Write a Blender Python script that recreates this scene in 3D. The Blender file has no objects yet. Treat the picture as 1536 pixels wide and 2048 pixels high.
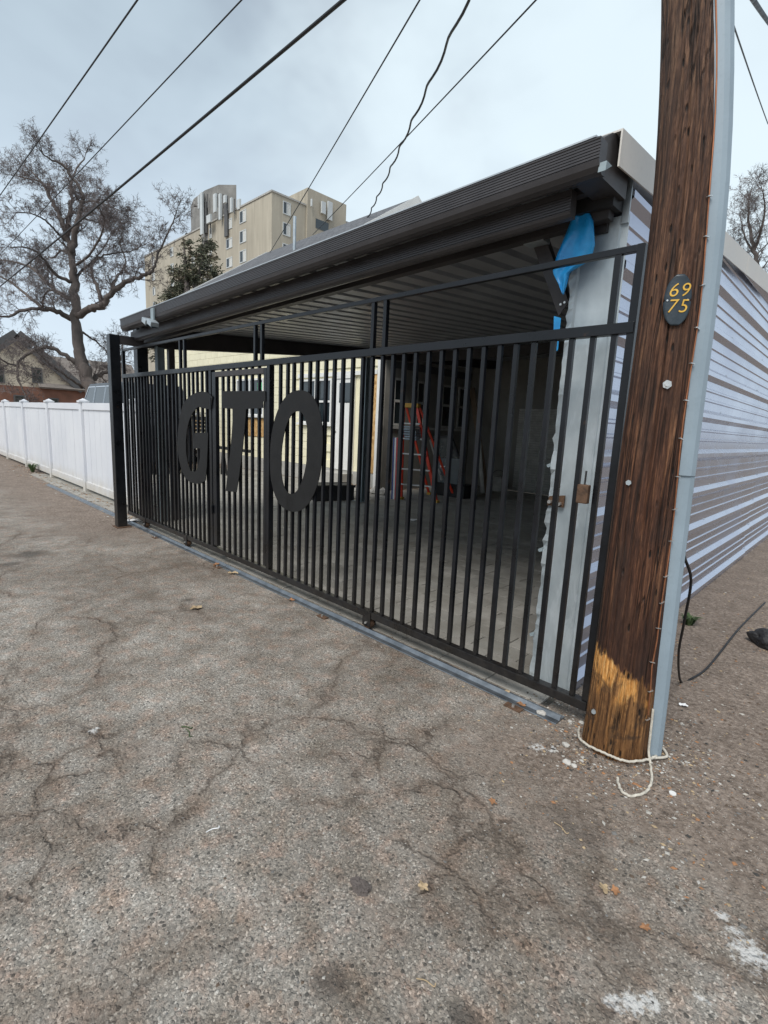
import bpy, bmesh, math, random
import numpy as np
from mathutils import Vector, Matrix, noise as mnoise
random.seed(7); RNG = np.random.RandomState(7)
R = math.radians
SC = bpy.context.scene
COL = SC.collection

# ------------------------------------------------------------------ camera
EYE = 1.5
F_PX, YAW, PITCH, ROLL = 1000.0, R(44.18), R(9.85), R(2.67)
cy, sy, cp, sp = math.cos(YAW), math.sin(YAW), math.cos(PITCH), math.sin(PITCH)
FWD = Vector((-sy * cp, cy * cp, -sp)); R0 = Vector((cy, sy, 0)); U0 = R0.cross(FWD)
RGT = R0 * math.cos(ROLL) + U0 * math.sin(ROLL); UPV = -R0 * math.sin(ROLL) + U0 * math.cos(ROLL)
cd = bpy.data.cameras.new('camera'); cam = bpy.data.objects.new('camera', cd); COL.objects.link(cam)
m = Matrix((RGT, UPV, -FWD)).transposed().to_4x4(); m.translation = Vector((0, 0, EYE)); cam.matrix_world = m
cd.sensor_fit = 'HORIZONTAL'; cd.sensor_width = 36.0; cd.lens = 36.0 * F_PX / 1536.0
cd.clip_start = 0.05; cd.clip_end = 2000
SC.camera = cam
def ray(u, v): return FWD + RGT * ((u - 768) / F_PX) - UPV * ((v - 1024) / F_PX)
CAMP = Vector((0, 0, EYE))
def aty(u, v, y): d = ray(u, v); return CAMP + d * (y / d.y)
def atx(u, v, x): d = ray(u, v); return CAMP + d * (x / d.x)
def atz(u, v, z=0.0): d = ray(u, v); return CAMP + d * ((z - EYE) / d.z)
def atk(u, v, k): return CAMP + ray(u, v) * k

# ------------------------------------------------------------------ node helper
class NT:
    def __init__(s, tree): s.t = tree; s.n = tree.nodes; s.l = tree.links
    def new(s, typ, **kw):
        n = s.n.new(typ)
        for k, v in kw.items(): setattr(n, k, v)
        return n
    def put(s, sock, v):
        if v is None: return
        if isinstance(v, bpy.types.NodeSocket): s.l.new(v, sock)
        elif isinstance(v, (tuple, list)) and sock.type == 'RGBA' and len(v) == 3: sock.default_value = (*v, 1)
        else: sock.default_value = v
    def pos(s): return s.new('ShaderNodeNewGeometry').outputs['Position']
    def obj(s): return s.new('ShaderNodeTexCoord').outputs['Object']
    def gen(s): return s.new('ShaderNodeTexCoord').outputs['Generated']
    def sep(s, v):
        n = s.new('ShaderNodeSeparateXYZ'); s.put(n.inputs[0], v); return n.outputs
    def com(s, x, y, z):
        n = s.new('ShaderNodeCombineXYZ')
        for i, a in enumerate((x, y, z)): s.put(n.inputs[i], a)
        return n.outputs[0]
    def vm(s, op, a, b):
        n = s.new('ShaderNodeVectorMath', operation=op); s.put(n.inputs[0], a)
        if op == 'SCALE': s.put(n.inputs['Scale'], b)
        else: s.put(n.inputs[1], b)
        return n.outputs['Value' if op in ('LENGTH', 'DISTANCE', 'DOT_PRODUCT') else 'Vector']
    def mul(s, v, t): return s.vm('MULTIPLY', v, t)
    def noise(s, v, scale, detail=3, rough=.55, dist=0, col=False):
        n = s.new('ShaderNodeTexNoise'); s.put(n.inputs['Vector'], v)
        n.inputs['Scale'].default_value = scale; n.inputs['Detail'].default_value = detail
        n.inputs['Roughness'].default_value = rough; n.inputs['Distortion'].default_value = dist
        return n.outputs['Color' if col else 'Fac']
    def vor(s, v, scale, feature='F1', rand=1.0):
        n = s.new('ShaderNodeTexVoronoi', feature=feature); s.put(n.inputs['Vector'], v)
        n.inputs['Scale'].default_value = scale; n.inputs['Randomness'].default_value = rand
        return n.outputs
    def ma(s, op, a, b=None, c=None, clamp=False):
        n = s.new('ShaderNodeMath', operation=op, use_clamp=clamp)
        for i, x in enumerate((a, b, c)):
            if x is not None: s.put(n.inputs[i], x)
        return n.outputs[0]
    def mr(s, v, a, b, c=0.0, d=1.0, smooth=False):
        n = s.new('ShaderNodeMapRange', clamp=True)
        if smooth: n.interpolation_type = 'SMOOTHSTEP'
        for i, x in enumerate((v, a, b, c, d)): s.put(n.inputs[i], x)
        return n.outputs[0]
    def mix(s, f, a, b, mode='MIX'):
        n = s.new('ShaderNodeMix', data_type='RGBA', blend_type=mode, clamp_factor=True)
        s.put(n.inputs[0], f); s.put(n.inputs[6], a); s.put(n.inputs[7], b); return n.outputs[2]
    def ramp(s, f, stops, interp='LINEAR'):
        n = s.new('ShaderNodeValToRGB'); s.put(n.inputs[0], f); cr = n.color_ramp; cr.interpolation = interp
        while len(cr.elements) < len(stops): cr.elements.new(0.5)
        for e, (p, c) in zip(cr.elements, stops):
            e.position = p; e.color = (*c, 1) if len(c) == 3 else c
        return n.outputs[0]
    def bump(s, h, strength=.4, dist=.01, normal=None):
        n = s.new('ShaderNodeBump'); n.inputs['Strength'].default_value = strength; n.inputs['Distance'].default_value = dist
        s.put(n.inputs['Height'], h)
        if normal is not None: s.put(n.inputs['Normal'], normal)
        return n.outputs[0]

def new_mat(name):
    mt = bpy.data.materials.new(name); mt.use_nodes = True
    t = NT(mt.node_tree); b = t.n['Principled BSDF']
    return mt, t, b
def setb(t, b, col=None, rough=None, metal=None, normal=None, spec=None):
    if col is not None: t.put(b.inputs['Base Color'], col)
    if rough is not None: t.put(b.inputs['Roughness'], rough)
    if metal is not None: t.put(b.inputs['Metallic'], metal)
    if normal is not None: t.put(b.inputs['Normal'], normal)
    if spec is not None: t.put(b.inputs['Specular IOR Level'], spec)

def simple(name, c, rough=.5, metal=0., var=.25, scale=6, bump=.15, bscale=60, c2=None, spec=.5, stretch=(1, 1, 1)):
    """painted or raw surface with mottling, faint grime and fine relief"""
    mt, t, b = new_mat(name)
    p = t.mul(t.pos(), stretch)
    f = t.mr(t.noise(p, scale, 6, .62), .3, .72)
    dark = tuple(x * (1 - var) for x in c); lite = c2 or tuple(min(1, x * (1 + var * .7)) for x in c)
    col = t.mix(f, dark, lite)
    fine = t.noise(p, bscale, 3, .6)
    col = t.mix(t.mr(fine, .55, .75, 0, .25), col, tuple(x * .7 for x in c))
    setb(t, b, col, t.mr(f, 0, 1, max(0.02, rough - .1), min(1, rough + .12)), metal, t.bump(fine, bump, .004), spec)
    return mt

# ------------------------------------------------------------------ world: overcast
SUN_EL, SUN_AZ = R(52), R(162)      # azimuth measured from +Y towards +X
w = bpy.data.worlds.new('World'); SC.world = w; w.use_nodes = True
t = NT(w.node_tree); bg = t.n['Background']; outw = t.n['World Output']
sky = t.new('ShaderNodeTexSky', sky_type='NISHITA'); sky.sun_disc = False
sky.sun_elevation = SUN_EL; sky.sun_rotation = SUN_AZ; sky.air_density = 1.2; sky.dust_density = 2.5
bg.inputs['Strength'].default_value = 0.055
t.l.new(sky.outputs[0], bg.inputs['Color'])
d = t.gen()
dn = t.vm('NORMALIZE', d, (0, 0, 0)); sx = t.sep(dn)
# cloud deck seen in perspective: project direction on a plane overhead
zz = t.ma('MAXIMUM', sx[2], 0.0); zz = t.ma('ADD', zz, 0.35)
cv = t.com(t.ma('DIVIDE', sx[0], zz), t.ma('DIVIDE', sx[1], zz), 0.0)
n1 = t.noise(t.vm('ADD', cv, (0.35, 2.1, 0)), 1.15, 5, .5, .35)
n2 = t.noise(t.vm('ADD', cv, (3.3, 4.1, 0)), 3.2, 4, .5, .2)
nn = t.ma('ADD', t.ma('MULTIPLY', n1, .8), t.ma('MULTIPLY', n2, .2))
ccol = t.ramp(nn, [(.38, (.155, .170, .205)), (.46, (.215, .255, .30)), (.54, (.285, .345, .39)), (.66, (.37, .44, .49))])
glow = t.vm('DOT_PRODUCT', dn, tuple(ray(1190, 300).normalized()))
ccol = t.mix(t.mr(sx[2], .62, .05, 0, .9, True), ccol, (.43, .50, .57))
ccol = t.mix(t.mr(t.ma('ADD', glow, t.ma('MULTIPLY', t.ma('SUBTRACT', n2, .5), .25)), .80, 1.0, 0, .9, True), ccol, (.50, .575, .61))
bg2 = t.new('ShaderNodeBackground'); t.put(bg2.inputs[0], ccol); bg2.inputs[1].default_value = 0.92
mxs = t.new('ShaderNodeMixShader'); mxs.inputs[0].default_value = 0.86
t.l.new(bg.outputs[0], mxs.inputs[1]); t.l.new(bg2.outputs[0], mxs.inputs[2]); t.l.new(mxs.outputs[0], outw.inputs[0])
sl = bpy.data.lights.new('sun', 'SUN'); sl.energy = 1.5; sl.angle = R(30); sl.color = (1, .97, .93)
so = bpy.data.objects.new('sun', sl); COL.objects.link(so)
sd = Vector((math.sin(SUN_AZ) * math.cos(SUN_EL), math.cos(SUN_AZ) * math.cos(SUN_EL), math.sin(SUN_EL)))
so.rotation_euler = sd.to_track_quat('Z', 'Y').to_euler(); so.location = (0, 0, 20)
SC.view_settings.view_transform = 'Standard'; SC.view_settings.look = 'None'
SC.view_settings.exposure = 1.05; SC.view_settings.gamma = 1; SC.view_settings.use_curve_mapping = False

# ------------------------------------------------------------------ object helpers
ORG = {}
def props(o, label=None, cat=None, group=None, kind=None):
    if label: o['label'] = label
    if cat: o['category'] = cat
    if group: o['group'] = group
    if kind: o['kind'] = kind
    return o
def thing(name, loc, label, cat, group=None, kind=None):
    o = bpy.data.objects.new(name, None); o.empty_display_size = .1; COL.objects.link(o); o.location = loc
    ORG[o.name] = Vector(loc); return props(o, label, cat, group, kind)
def link(name, me, parent=None, loc=None):
    """object with a mesh whose vertices are relative to the parent's origin"""
    o = bpy.data.objects.new(name, me); COL.objects.link(o)
    if parent is not None: o.parent = parent
    if loc is not None:
        o.location = Vector(loc) - (ORG[parent.name] if parent is not None else Vector())
        ORG[o.name] = Vector(loc)
    else:
        ORG[o.name] = ORG[parent.name].copy() if parent is not None else Vector()
    return o
class MB:
    """collects shapes in world coordinates, build() links them as one mesh object"""
    def __init__(s): s.v = []; s.f = []; s.sm = []
    def add(s, vs, fs, smooth=False):
        b = len(s.v); s.v += [tuple(v) for v in vs]; s.f += [tuple(i + b for i in f) for f in fs]; s.sm += [smooth] * len(fs); return s
    def box(s, x0, x1, y0, y1, z0, z1):
        return s.add([(x0, y0, z0), (x1, y0, z0), (x1, y1, z0), (x0, y1, z0), (x0, y0, z1), (x1, y0, z1), (x1, y1, z1), (x0, y1, z1)],
                     [(3, 2, 1, 0), (4, 5, 6, 7), (0, 1, 5, 4), (1, 2, 6, 5), (2, 3, 7, 6), (3, 0, 4, 7)])
    def bar(s, p0, p1, w, h, up=(0, 0, 1)):
        p0 = Vector(p0); p1 = Vector(p1); d = (p1 - p0).normalized(); sd_ = d.cross(Vector(up))
        if sd_.length < 1e-4: sd_ = d.cross(Vector((1, 0, 0)))
        sd_.normalize(); u = sd_.cross(d); vs = []
        for p in (p0, p1):
            for a, b in ((-1, -1), (1, -1), (1, 1), (-1, 1)): vs.append(p + sd_ * a * w / 2 + u * b * h / 2)
        return s.add(vs, [(0, 3, 2, 1), (4, 5, 6, 7), (0, 1, 5, 4), (1, 2, 6, 5), (2, 3, 7, 6), (3, 0, 4, 7)][:6])
    def tube(s, pts, rad, n=8, caps=True, smooth=True):
        pts = [Vector(p) for p in pts]; k = len(pts)
        rad = [rad] * k if isinstance(rad, (int, float)) else rad
        vs = []; ref = None
        for i, p in enumerate(pts):
            d = (pts[min(i + 1, k - 1)] - pts[max(i - 1, 0)]).normalized()
            if ref is None: ref = d.orthogonal().normalized()
            ref = (ref - d * ref.dot(d)).normalized(); b = d.cross(ref)
            for j in range(n):
                a = 2 * math.pi * j / n; vs.append(p + (ref * math.cos(a) + b * math.sin(a)) * rad[i])
        fs = [(i * n + j, i * n + (j + 1) % n, (i + 1) * n + (j + 1) % n, (i + 1) * n + j) for i in range(k - 1) for j in range(n)]
        s.add(vs, fs, smooth)
        if caps: s.add(vs[:n], [tuple(range(n - 1, -1, -1))]); s.add(vs[-n:], [tuple(range(n))])
        return s
    def prism(s, poly, fn, d0, d1, smooth=False):
        """poly: 2D outline, fn(a, b, d) -> point, extruded from d0 to d1"""
        n = len(poly); vs = [fn(a, b, d0) for a, b in poly] + [fn(a, b, d1) for a, b in poly]
        s.add(vs, [tuple(range(n - 1, -1, -1)), tuple(range(n, 2 * n))]); s.add(vs, [(i, (i + 1) % n, n + (i + 1) % n, n + i) for i in range(n)], smooth)
        return s
    def strip(s, prof, fn, ds, smooth=False):
        """open profile swept through stations ds"""
        n = len(prof); vs = [fn(a, b, d) for d in ds for a, b in prof]
        return s.add(vs, [(i * n + j, i * n + j + 1, (i + 1) * n + j + 1, (i + 1) * n + j) for i in range(len(ds) - 1) for j in range(n - 1)], smooth)
    def mesh(s, org=Vector(), bev=0, recalc=True):
        me = bpy.data.meshes.new('m'); me.from_pydata([(v[0] - org.x, v[1] - org.y, v[2] - org.z) for v in s.v], [], s.f)
        me.polygons.foreach_set('use_smooth', s.sm)
        if bev or recalc:
            bm = bmesh.new(); bm.from_mesh(me)
            if bev:
                bmesh.ops.remove_doubles(bm, verts=bm.verts, dist=1e-5)
                bmesh.ops.bevel(bm, geom=[e for e in bm.edges if len(e.link_faces) == 2 and e.calc_face_angle(0) > .5], offset=bev, segments=2, profile=.6, affect='EDGES', clamp_overlap=True)
            if recalc: bmesh.ops.recalc_face_normals(bm, faces=bm.faces)
            bm.to_mesh(me); bm.free()
        return me
    def build(s, name, mat, parent=None, bev=0, recalc=True, loc=None):
        org = Vector(loc) if loc is not None else (ORG[parent.name] if parent is not None else Vector())
        me = s.mesh(org, bev, recalc); me.name = name
        if mat is not None: me.materials.append(mat)
        return link(name, me, parent, loc)
def box(name, mat, parent, x0, x1, y0, y1, z0, z1, bev=0.0):
    return MB().box(x0, x1, y0, y1, z0, z1).build(name, mat, parent, bev)
def solid(o, th, off=-1):
    md = o.modifiers.new('thick', 'SOLIDIFY'); md.thickness = th; md.offset = off; return o
def dupm(o, name, parent, loc):
    """another object sharing o's mesh"""
    c = o.copy(); c.name = name; COL.objects.link(c); c.parent = parent
    c.location = Vector(loc) - (ORG[parent.name] if parent is not None else Vector()); ORG[c.name] = Vector(loc); return c

# ------------------------------------------------------------------ materials
M = {}
M['black'] = simple('black_gate_paint', (.004, .005, .007), .33, 0, .5, 5, .2, 90, c2=(.008, .0095, .013), spec=.42)
mt_ = M['black']; t_ = NT(mt_.node_tree); b_ = t_.n['Principled BSDF']; c_ = b_.inputs['Base Color'].links[0].from_socket; P_ = t_.pos(); z_ = t_.sep(P_)[2]
dust = t_.ma('MULTIPLY', t_.mr(t_.ma('ADD', z_, t_.ma('MULTIPLY', t_.noise(P_, 9, 4, .6), .5)), .25, .75, .28, 0), t_.mr(t_.noise(P_, 45, 3, .6), .3, .7, .3, 1))
rst = t_.ma('MULTIPLY', t_.mr(t_.noise(P_, 13, 5, .7), .64, .72), .5)
t_.put(b_.inputs['Base Color'], t_.mix(rst, t_.mix(dust, c_, (.10, .085, .068)), (.055, .028, .016)))
M['letter'] = simple('black_plate_paint', (.011, .0105, .0105), .58, 0, .4, 9, .25, 45, c2=(.017, .017, .017), spec=.3)
M['galv'] = simple('galvanised_steel', (.46, .52, .55), .42, .55, .22, 5, .12, 30, c2=(.56, .62, .65), stretch=(1, 1, .45))
M['track'] = simple('worn_steel_track', (.22, .24, .26), .38, .75, .45, 7, .3, 50)
M['gutter'] = simple('brown_grey_aluminium', (.062, .058, .060), .40, .2, .25, 3, .1, 60)
M['beam'] = simple('dark_brown_beam', (.05, .045, .045), .5, .1, .35, 4, .15, 60)
M['deck'] = simple('grey_roof_deck', (.38, .39, .40), .42, .2, .2, 3, .08, 50)
M['siding'] = simple('silver_siding', (.525, .555, .655), .25, .87, .05, 1.0, .012, 12)
M['fascia'] = simple('cream_white_fascia', (.66, .63, .58), .5, 0, .1, 2, .05, 40)
M['vinyl'] = None
M['guard'] = simple('grey_pvc_guard', (.27, .34, .39), .5, 0, .12, 3, .06, 50)
M['pipegrey'] = simple('grey_blue_post_paint', (.27, .33, .35), .5, .1, .15, 3, .06, 50)
M['rope'] = simple('off_white_rope', (.58, .54, .46), .85, 0, .3, 60, .6, 300)
M['cable'] = simple('black_cable', (.012, .012, .013), .5, 0, .2, 10, .1, 60)
M['copper'] = simple('copper_wire', (.38, .16, .08), .5, .6, .3, 20, .1, 60)
M['bright'] = simple('bright_zinc', (.7, .7, .68), .3, .8, .2, 20, .1, 60)
M['rust'] = simple('rusty_iron', (.13, .075, .045), .8, .2, .5, 30, .6, 90)
M['film'] = simple('blue_plastic_film', (.015, .33, .80), .35, 0, .2, 8, .5, 26, c2=(.04, .46, .92))
M['white'] = simple('white_paint', (.78, .78, .75), .5, 0, .1, 3, .05, 40)
M['whitew'] = simple('weathered_white_trim', (.62, .62, .58), .6, 0, .25, 6, .1, 40)
M['cream'] = simple('cream_wall_paint', (.84, .79, .58), .75, 0, .1, 2, .25, 120)
M['concrete'] = simple('concrete', (.42, .41, .38), .85, 0, .25, 3, .4, 80)
M['glass'] = simple('dark_glass', (.02, .03, .035), .06, 0, .2, 1, .02, 10, spec=.9)
M['shade'] = simple('dim_painted_wall', (.30, .29, .26), .8, 0, .2, 2, .1, 60)  # beige-grey paint of the bay walls and slatted door frame
M['osb'] = None
M['orange'] = simple('orange_ladder_rail', (.80, .055, .02), .45, 0, .15, 6, .1, 60)
M['yellow'] = simple('yellow_ladder_cap', (.72, .42, .07), .5, 0, .15, 6, .1, 60)
M['alu'] = simple('aluminium', (.62, .63, .63), .35, .8, .15, 6, .1, 60)
M['cardoor'] = simple('primer_grey_door', (.16, .19, .20), .4, .1, .15, 4, .05, 60)
M['blackpl'] = simple('black_plastic', (.02, .02, .021), .6, 0, .3, 6, .15, 60)
M['wood'] = simple('weathered_board', (.26, .19, .13), .8, 0, .35, 5, .4, 60, stretch=(4, 4, .5))
M['paper'] = simple('white_paper', (.8, .8, .8), .8, 0, .1, 20, .1, 60)
M['shingle'] = None
M['apt'] = None
M['towerc'] = simple('dark_stained_concrete', (.24, .235, .22), .9, 0, .35, .5, .3, 6)
M['stucco'] = simple('tan_stucco', (.58, .51, .40), .9, 0, .3, .6, .3, 12)
M['redbrick'] = simple('red_brown_brick', (.22, .105, .07), .9, 0, .3, 2, .3, 20)
M['roofbrown'] = simple('brown_shingle', (.21, .185, .165), .9, 0, .3, 1.2, .4, 9)
M['trim'] = simple('dark_trim', (.10, .10, .10), .6, 0, .2, 2, .1, 30)
M['bark'] = simple('dark_bark', (.10, .086, .08), .9, 0, .5, 2.2, 1.0, 14, c2=(.18, .15, .135), stretch=(1, 1, .3))
M['twig'] = simple('twig_bark', (.15, .125, .12), .9, 0, .4, .5, .2, 14)
M['suv'] = simple('dark_car_paint', (.02, .022, .026), .2, 0, .2, 2, .02, 30)
M['chrome'] = simple('chrome', (.75, .76, .78), .12, 1, .1, 4, .02, 30)
M['tyre'] = simple('tyre_rubber', (.02, .02, .02), .85, 0, .3, 10, .3, 60)
M['gold'] = simple('gold_numeral_paint', (.75, .45, .07), .45, .2, .1, 20, .05, 60)
M['plate'] = simple('dark_plate', (.030, .044, .056), .4, .1, .35, 18, .2, 90)
M['green'] = simple('green_sticker', (.10, .55, .22), .5, 0, .1, 20, .05, 60)
M['antenna'] = simple('antenna_grey', (.55, .58, .58), .5, 0, .1, 1, .05, 20)
M['leafdry'] = simple('dry_leaf', (.34, .17, .08), .8, 0, .4, 30, .3, 120)
M['leaftan'] = simple('tan_leaf', (.44, .33, .20), .8, 0, .4, 30, .3, 120)
M['stone'] = simple('pale_stone', (.50, .48, .44), .85, 0, .3, 30, .4, 120)
M['weed'] = simple('green_weed', (.06, .10, .035), .8, 0, .4, 20, .2, 60)

# asphalt, worn chip seal with soil in its cracks and along its edges
CRZ = [(*atz(u, v)[:2], r_) for u, v, r_ in ((40, 1560, .38), (160, 1500, .25), (470, 1490, .32), (880, 1690, .26), (930, 1780, .2), (640, 1560, .22), (20, 1740, .2))]
def ground_mat(name, mode):
    mt, t, b = new_mat(name); P = t.pos(); s = t.sep(P)
    warp = t.vm('ADD', P, t.vm('SCALE', t.vm('SUBTRACT', t.noise(P, 30, 2, .5, 0, True), (.5, .5, .5)), .012))
    big = t.noise(P, .55, 5, .6, .4); mid = t.noise(t.vm('ADD', P, (7, 3, 0)), 2.6, 6, .65, .5)
    v1 = t.vor(warp, 66); v1c = t.sep(v1['Color']); v2 = t.vor(warp, 175); v2c = t.sep(v2['Color'])
    stone = t.ramp(v1c[0], [(0, (.035, .035, .033)), (.14, (.06, .058, .055)), (.22, (.17, .158, .142)), (.45, (.24, .222, .20)), (.62, (.30, .245, .215)), (.78, (.33, .31, .285)), (.93, (.36, .335, .30)), (.975, (.42, .40, .36)), (1, (.62, .60, .56))])
    fine = t.ramp(v2c[1], [(0, (.09, .083, .074)), (.25, (.19, .177, .16)), (.6, (.265, .245, .22)), (.85, (.33, .295, .26)), (1, (.58, .55, .50))])
    isst = t.mr(v1['Distance'], .30, .46, 1, 0)
    vis = t.mr(v1c[1], .42, .5)
    asph = t.mix(t.ma('MULTIPLY', isst, vis), fine, stone)
    g1 = t.noise(P, 260, 2, .6)
    asph = t.mix(.55, asph, t.mix(t.mr(g1, .3, .7), (.45, .45, .45), (1.35, 1.33, 1.3)), 'MULTIPLY')
    asph = t.mix(.22, asph, (.26, .247, .225))
    pk = t.noise(t.vm('ADD', P, (13, 5, 0)), 11, 4, .65); asph = t.mix(t.mr(pk, .48, .66, 0, .75), asph, t.mix(1.0, asph, (1.18, .98, .90), 'MULTIPLY'))
    asph = t.mix(1.0, asph, (1.16, 1.17, 1.17), 'MULTIPLY')
    asph = t.mix(.85, asph, t.mix(t.mr(mid, .32, .68), (.68, .66, .64), (1.20, 1.21, 1.22)), 'MULTIPLY')
    asph = t.mix(.8, asph, t.mix(t.mr(big, .38, .62), (.74, .70, .66), (1.16, 1.16, 1.15)), 'MULTIPLY')
    asph = t.mix(.9, asph, t.mix(t.mr(t.noise(t.vm('ADD', P, (4, 9, 0)), 7, 4, .6), .4, .75), (1, 1, 1), (.70, .64, .58)), 'MULTIPLY')
    # soil
    dn1 = t.noise(P, 34, 5, .7); dn2 = t.noise(P, 5, 4, .6)
    soil = t.ramp(dn1, [(.3, (.10, .078, .062)), (.5, (.21, .168, .136)), (.62, (.29, .24, .20)), (.75, (.42, .375, .325))])
    soil = t.mix(.8, soil, t.mix(t.mr(dn2, .3, .7), (.72, .70, .68), (1.25, 1.25, 1.25)), 'MULTIPLY')
    chips = t.ma('MULTIPLY', t.mr(v2['Distance'], .22, .32, 1, 0), t.mr(v2c[0], .60, .66))
    soil = t.mix(chips, soil, t.ramp(v2c[2], [(0, (.05, .042, .036)), (.35, (.14, .10, .075)), (.6, (.27, .205, .16)), (.85, (.38, .33, .27)), (1, (.60, .56, .50))]))
    # cracks
    wc = t.vm('ADD', P, t.vm('SCALE', t.vm('SUBTRACT', t.noise(P, 3.2, 5, .65, 0, True), (.5, .5, .5)), .42))
    e1 = t.vor(t.mul(wc, (1, 1, 0)), 1.05, 'DISTANCE_TO_EDGE')['Distance']
    e2 = t.vor(t.mul(wc, (1, 1, 0)), 3.4, 'DISTANCE_TO_EDGE')['Distance']
    m1 = t.mr(t.noise(t.vm('ADD', P, (11, 0, 0)), .9, 3, .5), .44, .56); m2 = t.mr(t.noise(t.vm('ADD', P, (2.2, 5, 0)), .85, 3, .5), .56, .64)
    for (cx_, cy_, cr_) in CRZ: m2 = t.ma('MAXIMUM', m2, t.mr(t.ma('ADD', t.vm('DISTANCE', P, (cx_, cy_, 0)), t.ma('MULTIPLY', t.noise(P, 4, 3), .25)), cr_ * .6 + .12, cr_ + .12, 1, 0))
    wid = t.mr(t.noise(P, 9, 3, .6), .3, .7, .2, 1)
    c1 = t.ma('MULTIPLY', t.ma('MULTIPLY', t.mr(e1, 0, .018, 1, 0, True), t.ma('MULTIPLY', m1, .8)), wid)
    c2 = t.ma('MULTIPLY', t.ma('MULTIPLY', t.mr(e2, 0, .060, 1, 0, True), m2), wid)
    crack = t.ma('MAXIMUM', c1, c2)
    halo = t.ma('MAXIMUM', t.ma('MULTIPLY', t.mr(e1, 0, .10, 1, 0, True), m1), t.ma('MULTIPLY', t.mr(e2, 0, .26, 1, 0, True), m2))
    asph = t.mix(t.ma('MULTIPLY', halo, .70), asph, t.mix(.6, asph, t.mix(1.0, soil, (.72, .66, .60), 'MULTIPLY')))
    asph = t.mix(t.ma('MULTIPLY', crack, .85), asph, (.062, .045, .034))
    for (u_, v_, r_) in ((60, 1108, .16), (20, 1128, .10), (930, 2040, .05), (660, 1960, .05), (1150, 1650, .12), (375, 1200, .05)):
        qx, qy, _ = atz(u_, v_); q = t.ma('ADD', t.vm('DISTANCE', P, (qx, qy, 0)), t.ma('MULTIPLY', t.ma('SUBTRACT', t.noise(P, 8, 4, .6), .5), r_ * 1.6)); asph = t.mix(t.mr(q, r_ * .4, r_ * 1.2, .62, 0), asph, (.055, .048, .042))
    # where soil covers the seal: right of the pole, along the fence
    wob = t.ma('SUBTRACT', t.noise(P, 1.9, 6, .62, .3), .5)
    right = t.ma('ADD', t.ma('ADD', s[0], t.ma('MULTIPLY', s[1], .55)), t.ma('MULTIPLY', wob, 1.1))   # x + .55y
    fr = t.mr(right, .10, .75)
    fr = t.ma('MULTIPLY', fr, t.mr(t.ma('ADD', s[1], t.ma('MULTIPLY', wob, 1.0)), 1.55, 2.25))
    fl = t.ma('MULTIPLY', t.mr(t.ma('ADD', s[1], t.ma('MULTIPLY', wob, 1.5)), .7, 2.2), t.mr(t.ma('ADD', s[0], t.ma('MULTIPLY', wob, 1.8)), -5.2, -7.2))
    fp = t.mr(t.ma('ADD', t.vm('DISTANCE', P, (-.85, 2.05, 0)), t.ma('MULTIPLY', wob, .9)), .75, .15, 0, .85)
    fpatch = t.ma('MULTIPLY', t.mr(t.noise(t.vm('ADD', P, (1, 2, 3)), 1.6, 6, .65, .4), .52, .68), .5)
    cover = t.ma('MAXIMUM', t.ma('MAXIMUM', fr, fl), t.ma('MAXIMUM', fp, fpatch))
    cover = t.mr(t.ma('ADD', cover, t.ma('MULTIPLY', t.ma('SUBTRACT', g1, .5), .7)), .3, .8)
    # dried white paint, concrete drips
    spl = None
    for (x, y, r) in ((-.048, 1.70, .045), (-.09, 1.75, .02), (-.25, 1.30, .030), (-.215, 1.34, .022), (-.28, 1.27, .02), (-.138, 1.78, .018), (-.12, 1.45, .012), (-.96, 2.13, .03), (-.90, 2.17, .02), (-2.47, .62, .022)):
        q = t.ma('ADD', t.vm('DISTANCE', P, (x, y, 0)), t.ma('MULTIPLY', t.ma('SUBTRACT', t.noise(P, 38, 5, .75), .5), r * 5.5))
        q = t.mr(q, r * .5, r * 1.2, 1, 0); spl = q if spl is None else t.ma('MAXIMUM', spl, q)
    col = asph
    if mode == 'soil': col = soil
    else: col = t.mix(cover, asph, soil)
    if mode != 'soil': col = t.mix(t.ma('MULTIPLY', spl, .72), col, (.66, .66, .64))
    h = t.ma('ADD', t.ma('MULTIPLY', isst, .5), t.ma('ADD', t.ma('MULTIPLY', g1, .5), t.ma('MULTIPLY', dn1, .6)))
    h = t.ma('SUBTRACT', h, t.ma('MULTIPLY', crack, 1.6))
    setb(t, b, col, .88, 0, t.bump(h, .75, .008), .3)
    return mt
M['asphalt'] = ground_mat('worn_asphalt', 'asphalt'); M['soil'] = ground_mat('dusty_soil', 'soil')

def paver_mat():
    mt, t, b = new_mat('grey_paver'); P = t.pos()
    oi = t.new('ShaderNodeObjectInfo').outputs['Random']
    c = t.mix(oi, (.32, .31, .28), (.45, .43, .39)); c = t.mix(t.mr(t.noise(P, 3, 5, .6), .35, .7), c, (.24, .225, .195))
    c = t.mix(.5, c, t.mix(t.noise(P, 120, 3, .6), (.6, .6, .6), (1.3, 1.3, 1.3)), 'MULTIPLY')
    setb(t, b, c, .8, 0, t.bump(t.noise(P, 90, 3, .6), .4, .004)); return mt
M['paver'] = paver_mat()
def vinyl_mat():
    mt, t, b = new_mat('white_vinyl'); P = t.pos(); s = t.sep(P)
    grime = t.ma('MULTIPLY', t.mr(t.ma('ADD', s[2], t.ma('MULTIPLY', t.noise(P, 6, 4, .6), .35)), .12, .6, 1, 0, True), .75)
    c = t.mix(t.mr(t.noise(P, 1.3, 4, .5), .35, .7), (.64, .66, .70), (.72, .735, .76))
    c = t.mix(t.mr(t.noise(t.mul(P, (18, 18, .8)), 1, 3, .6), .62, .75, 0, .25), c, (.55, .56, .62))
    c = t.mix(grime, c, (.47, .42, .33))
    setb(t, b, c, .45, 0, None, .4); return mt
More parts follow.
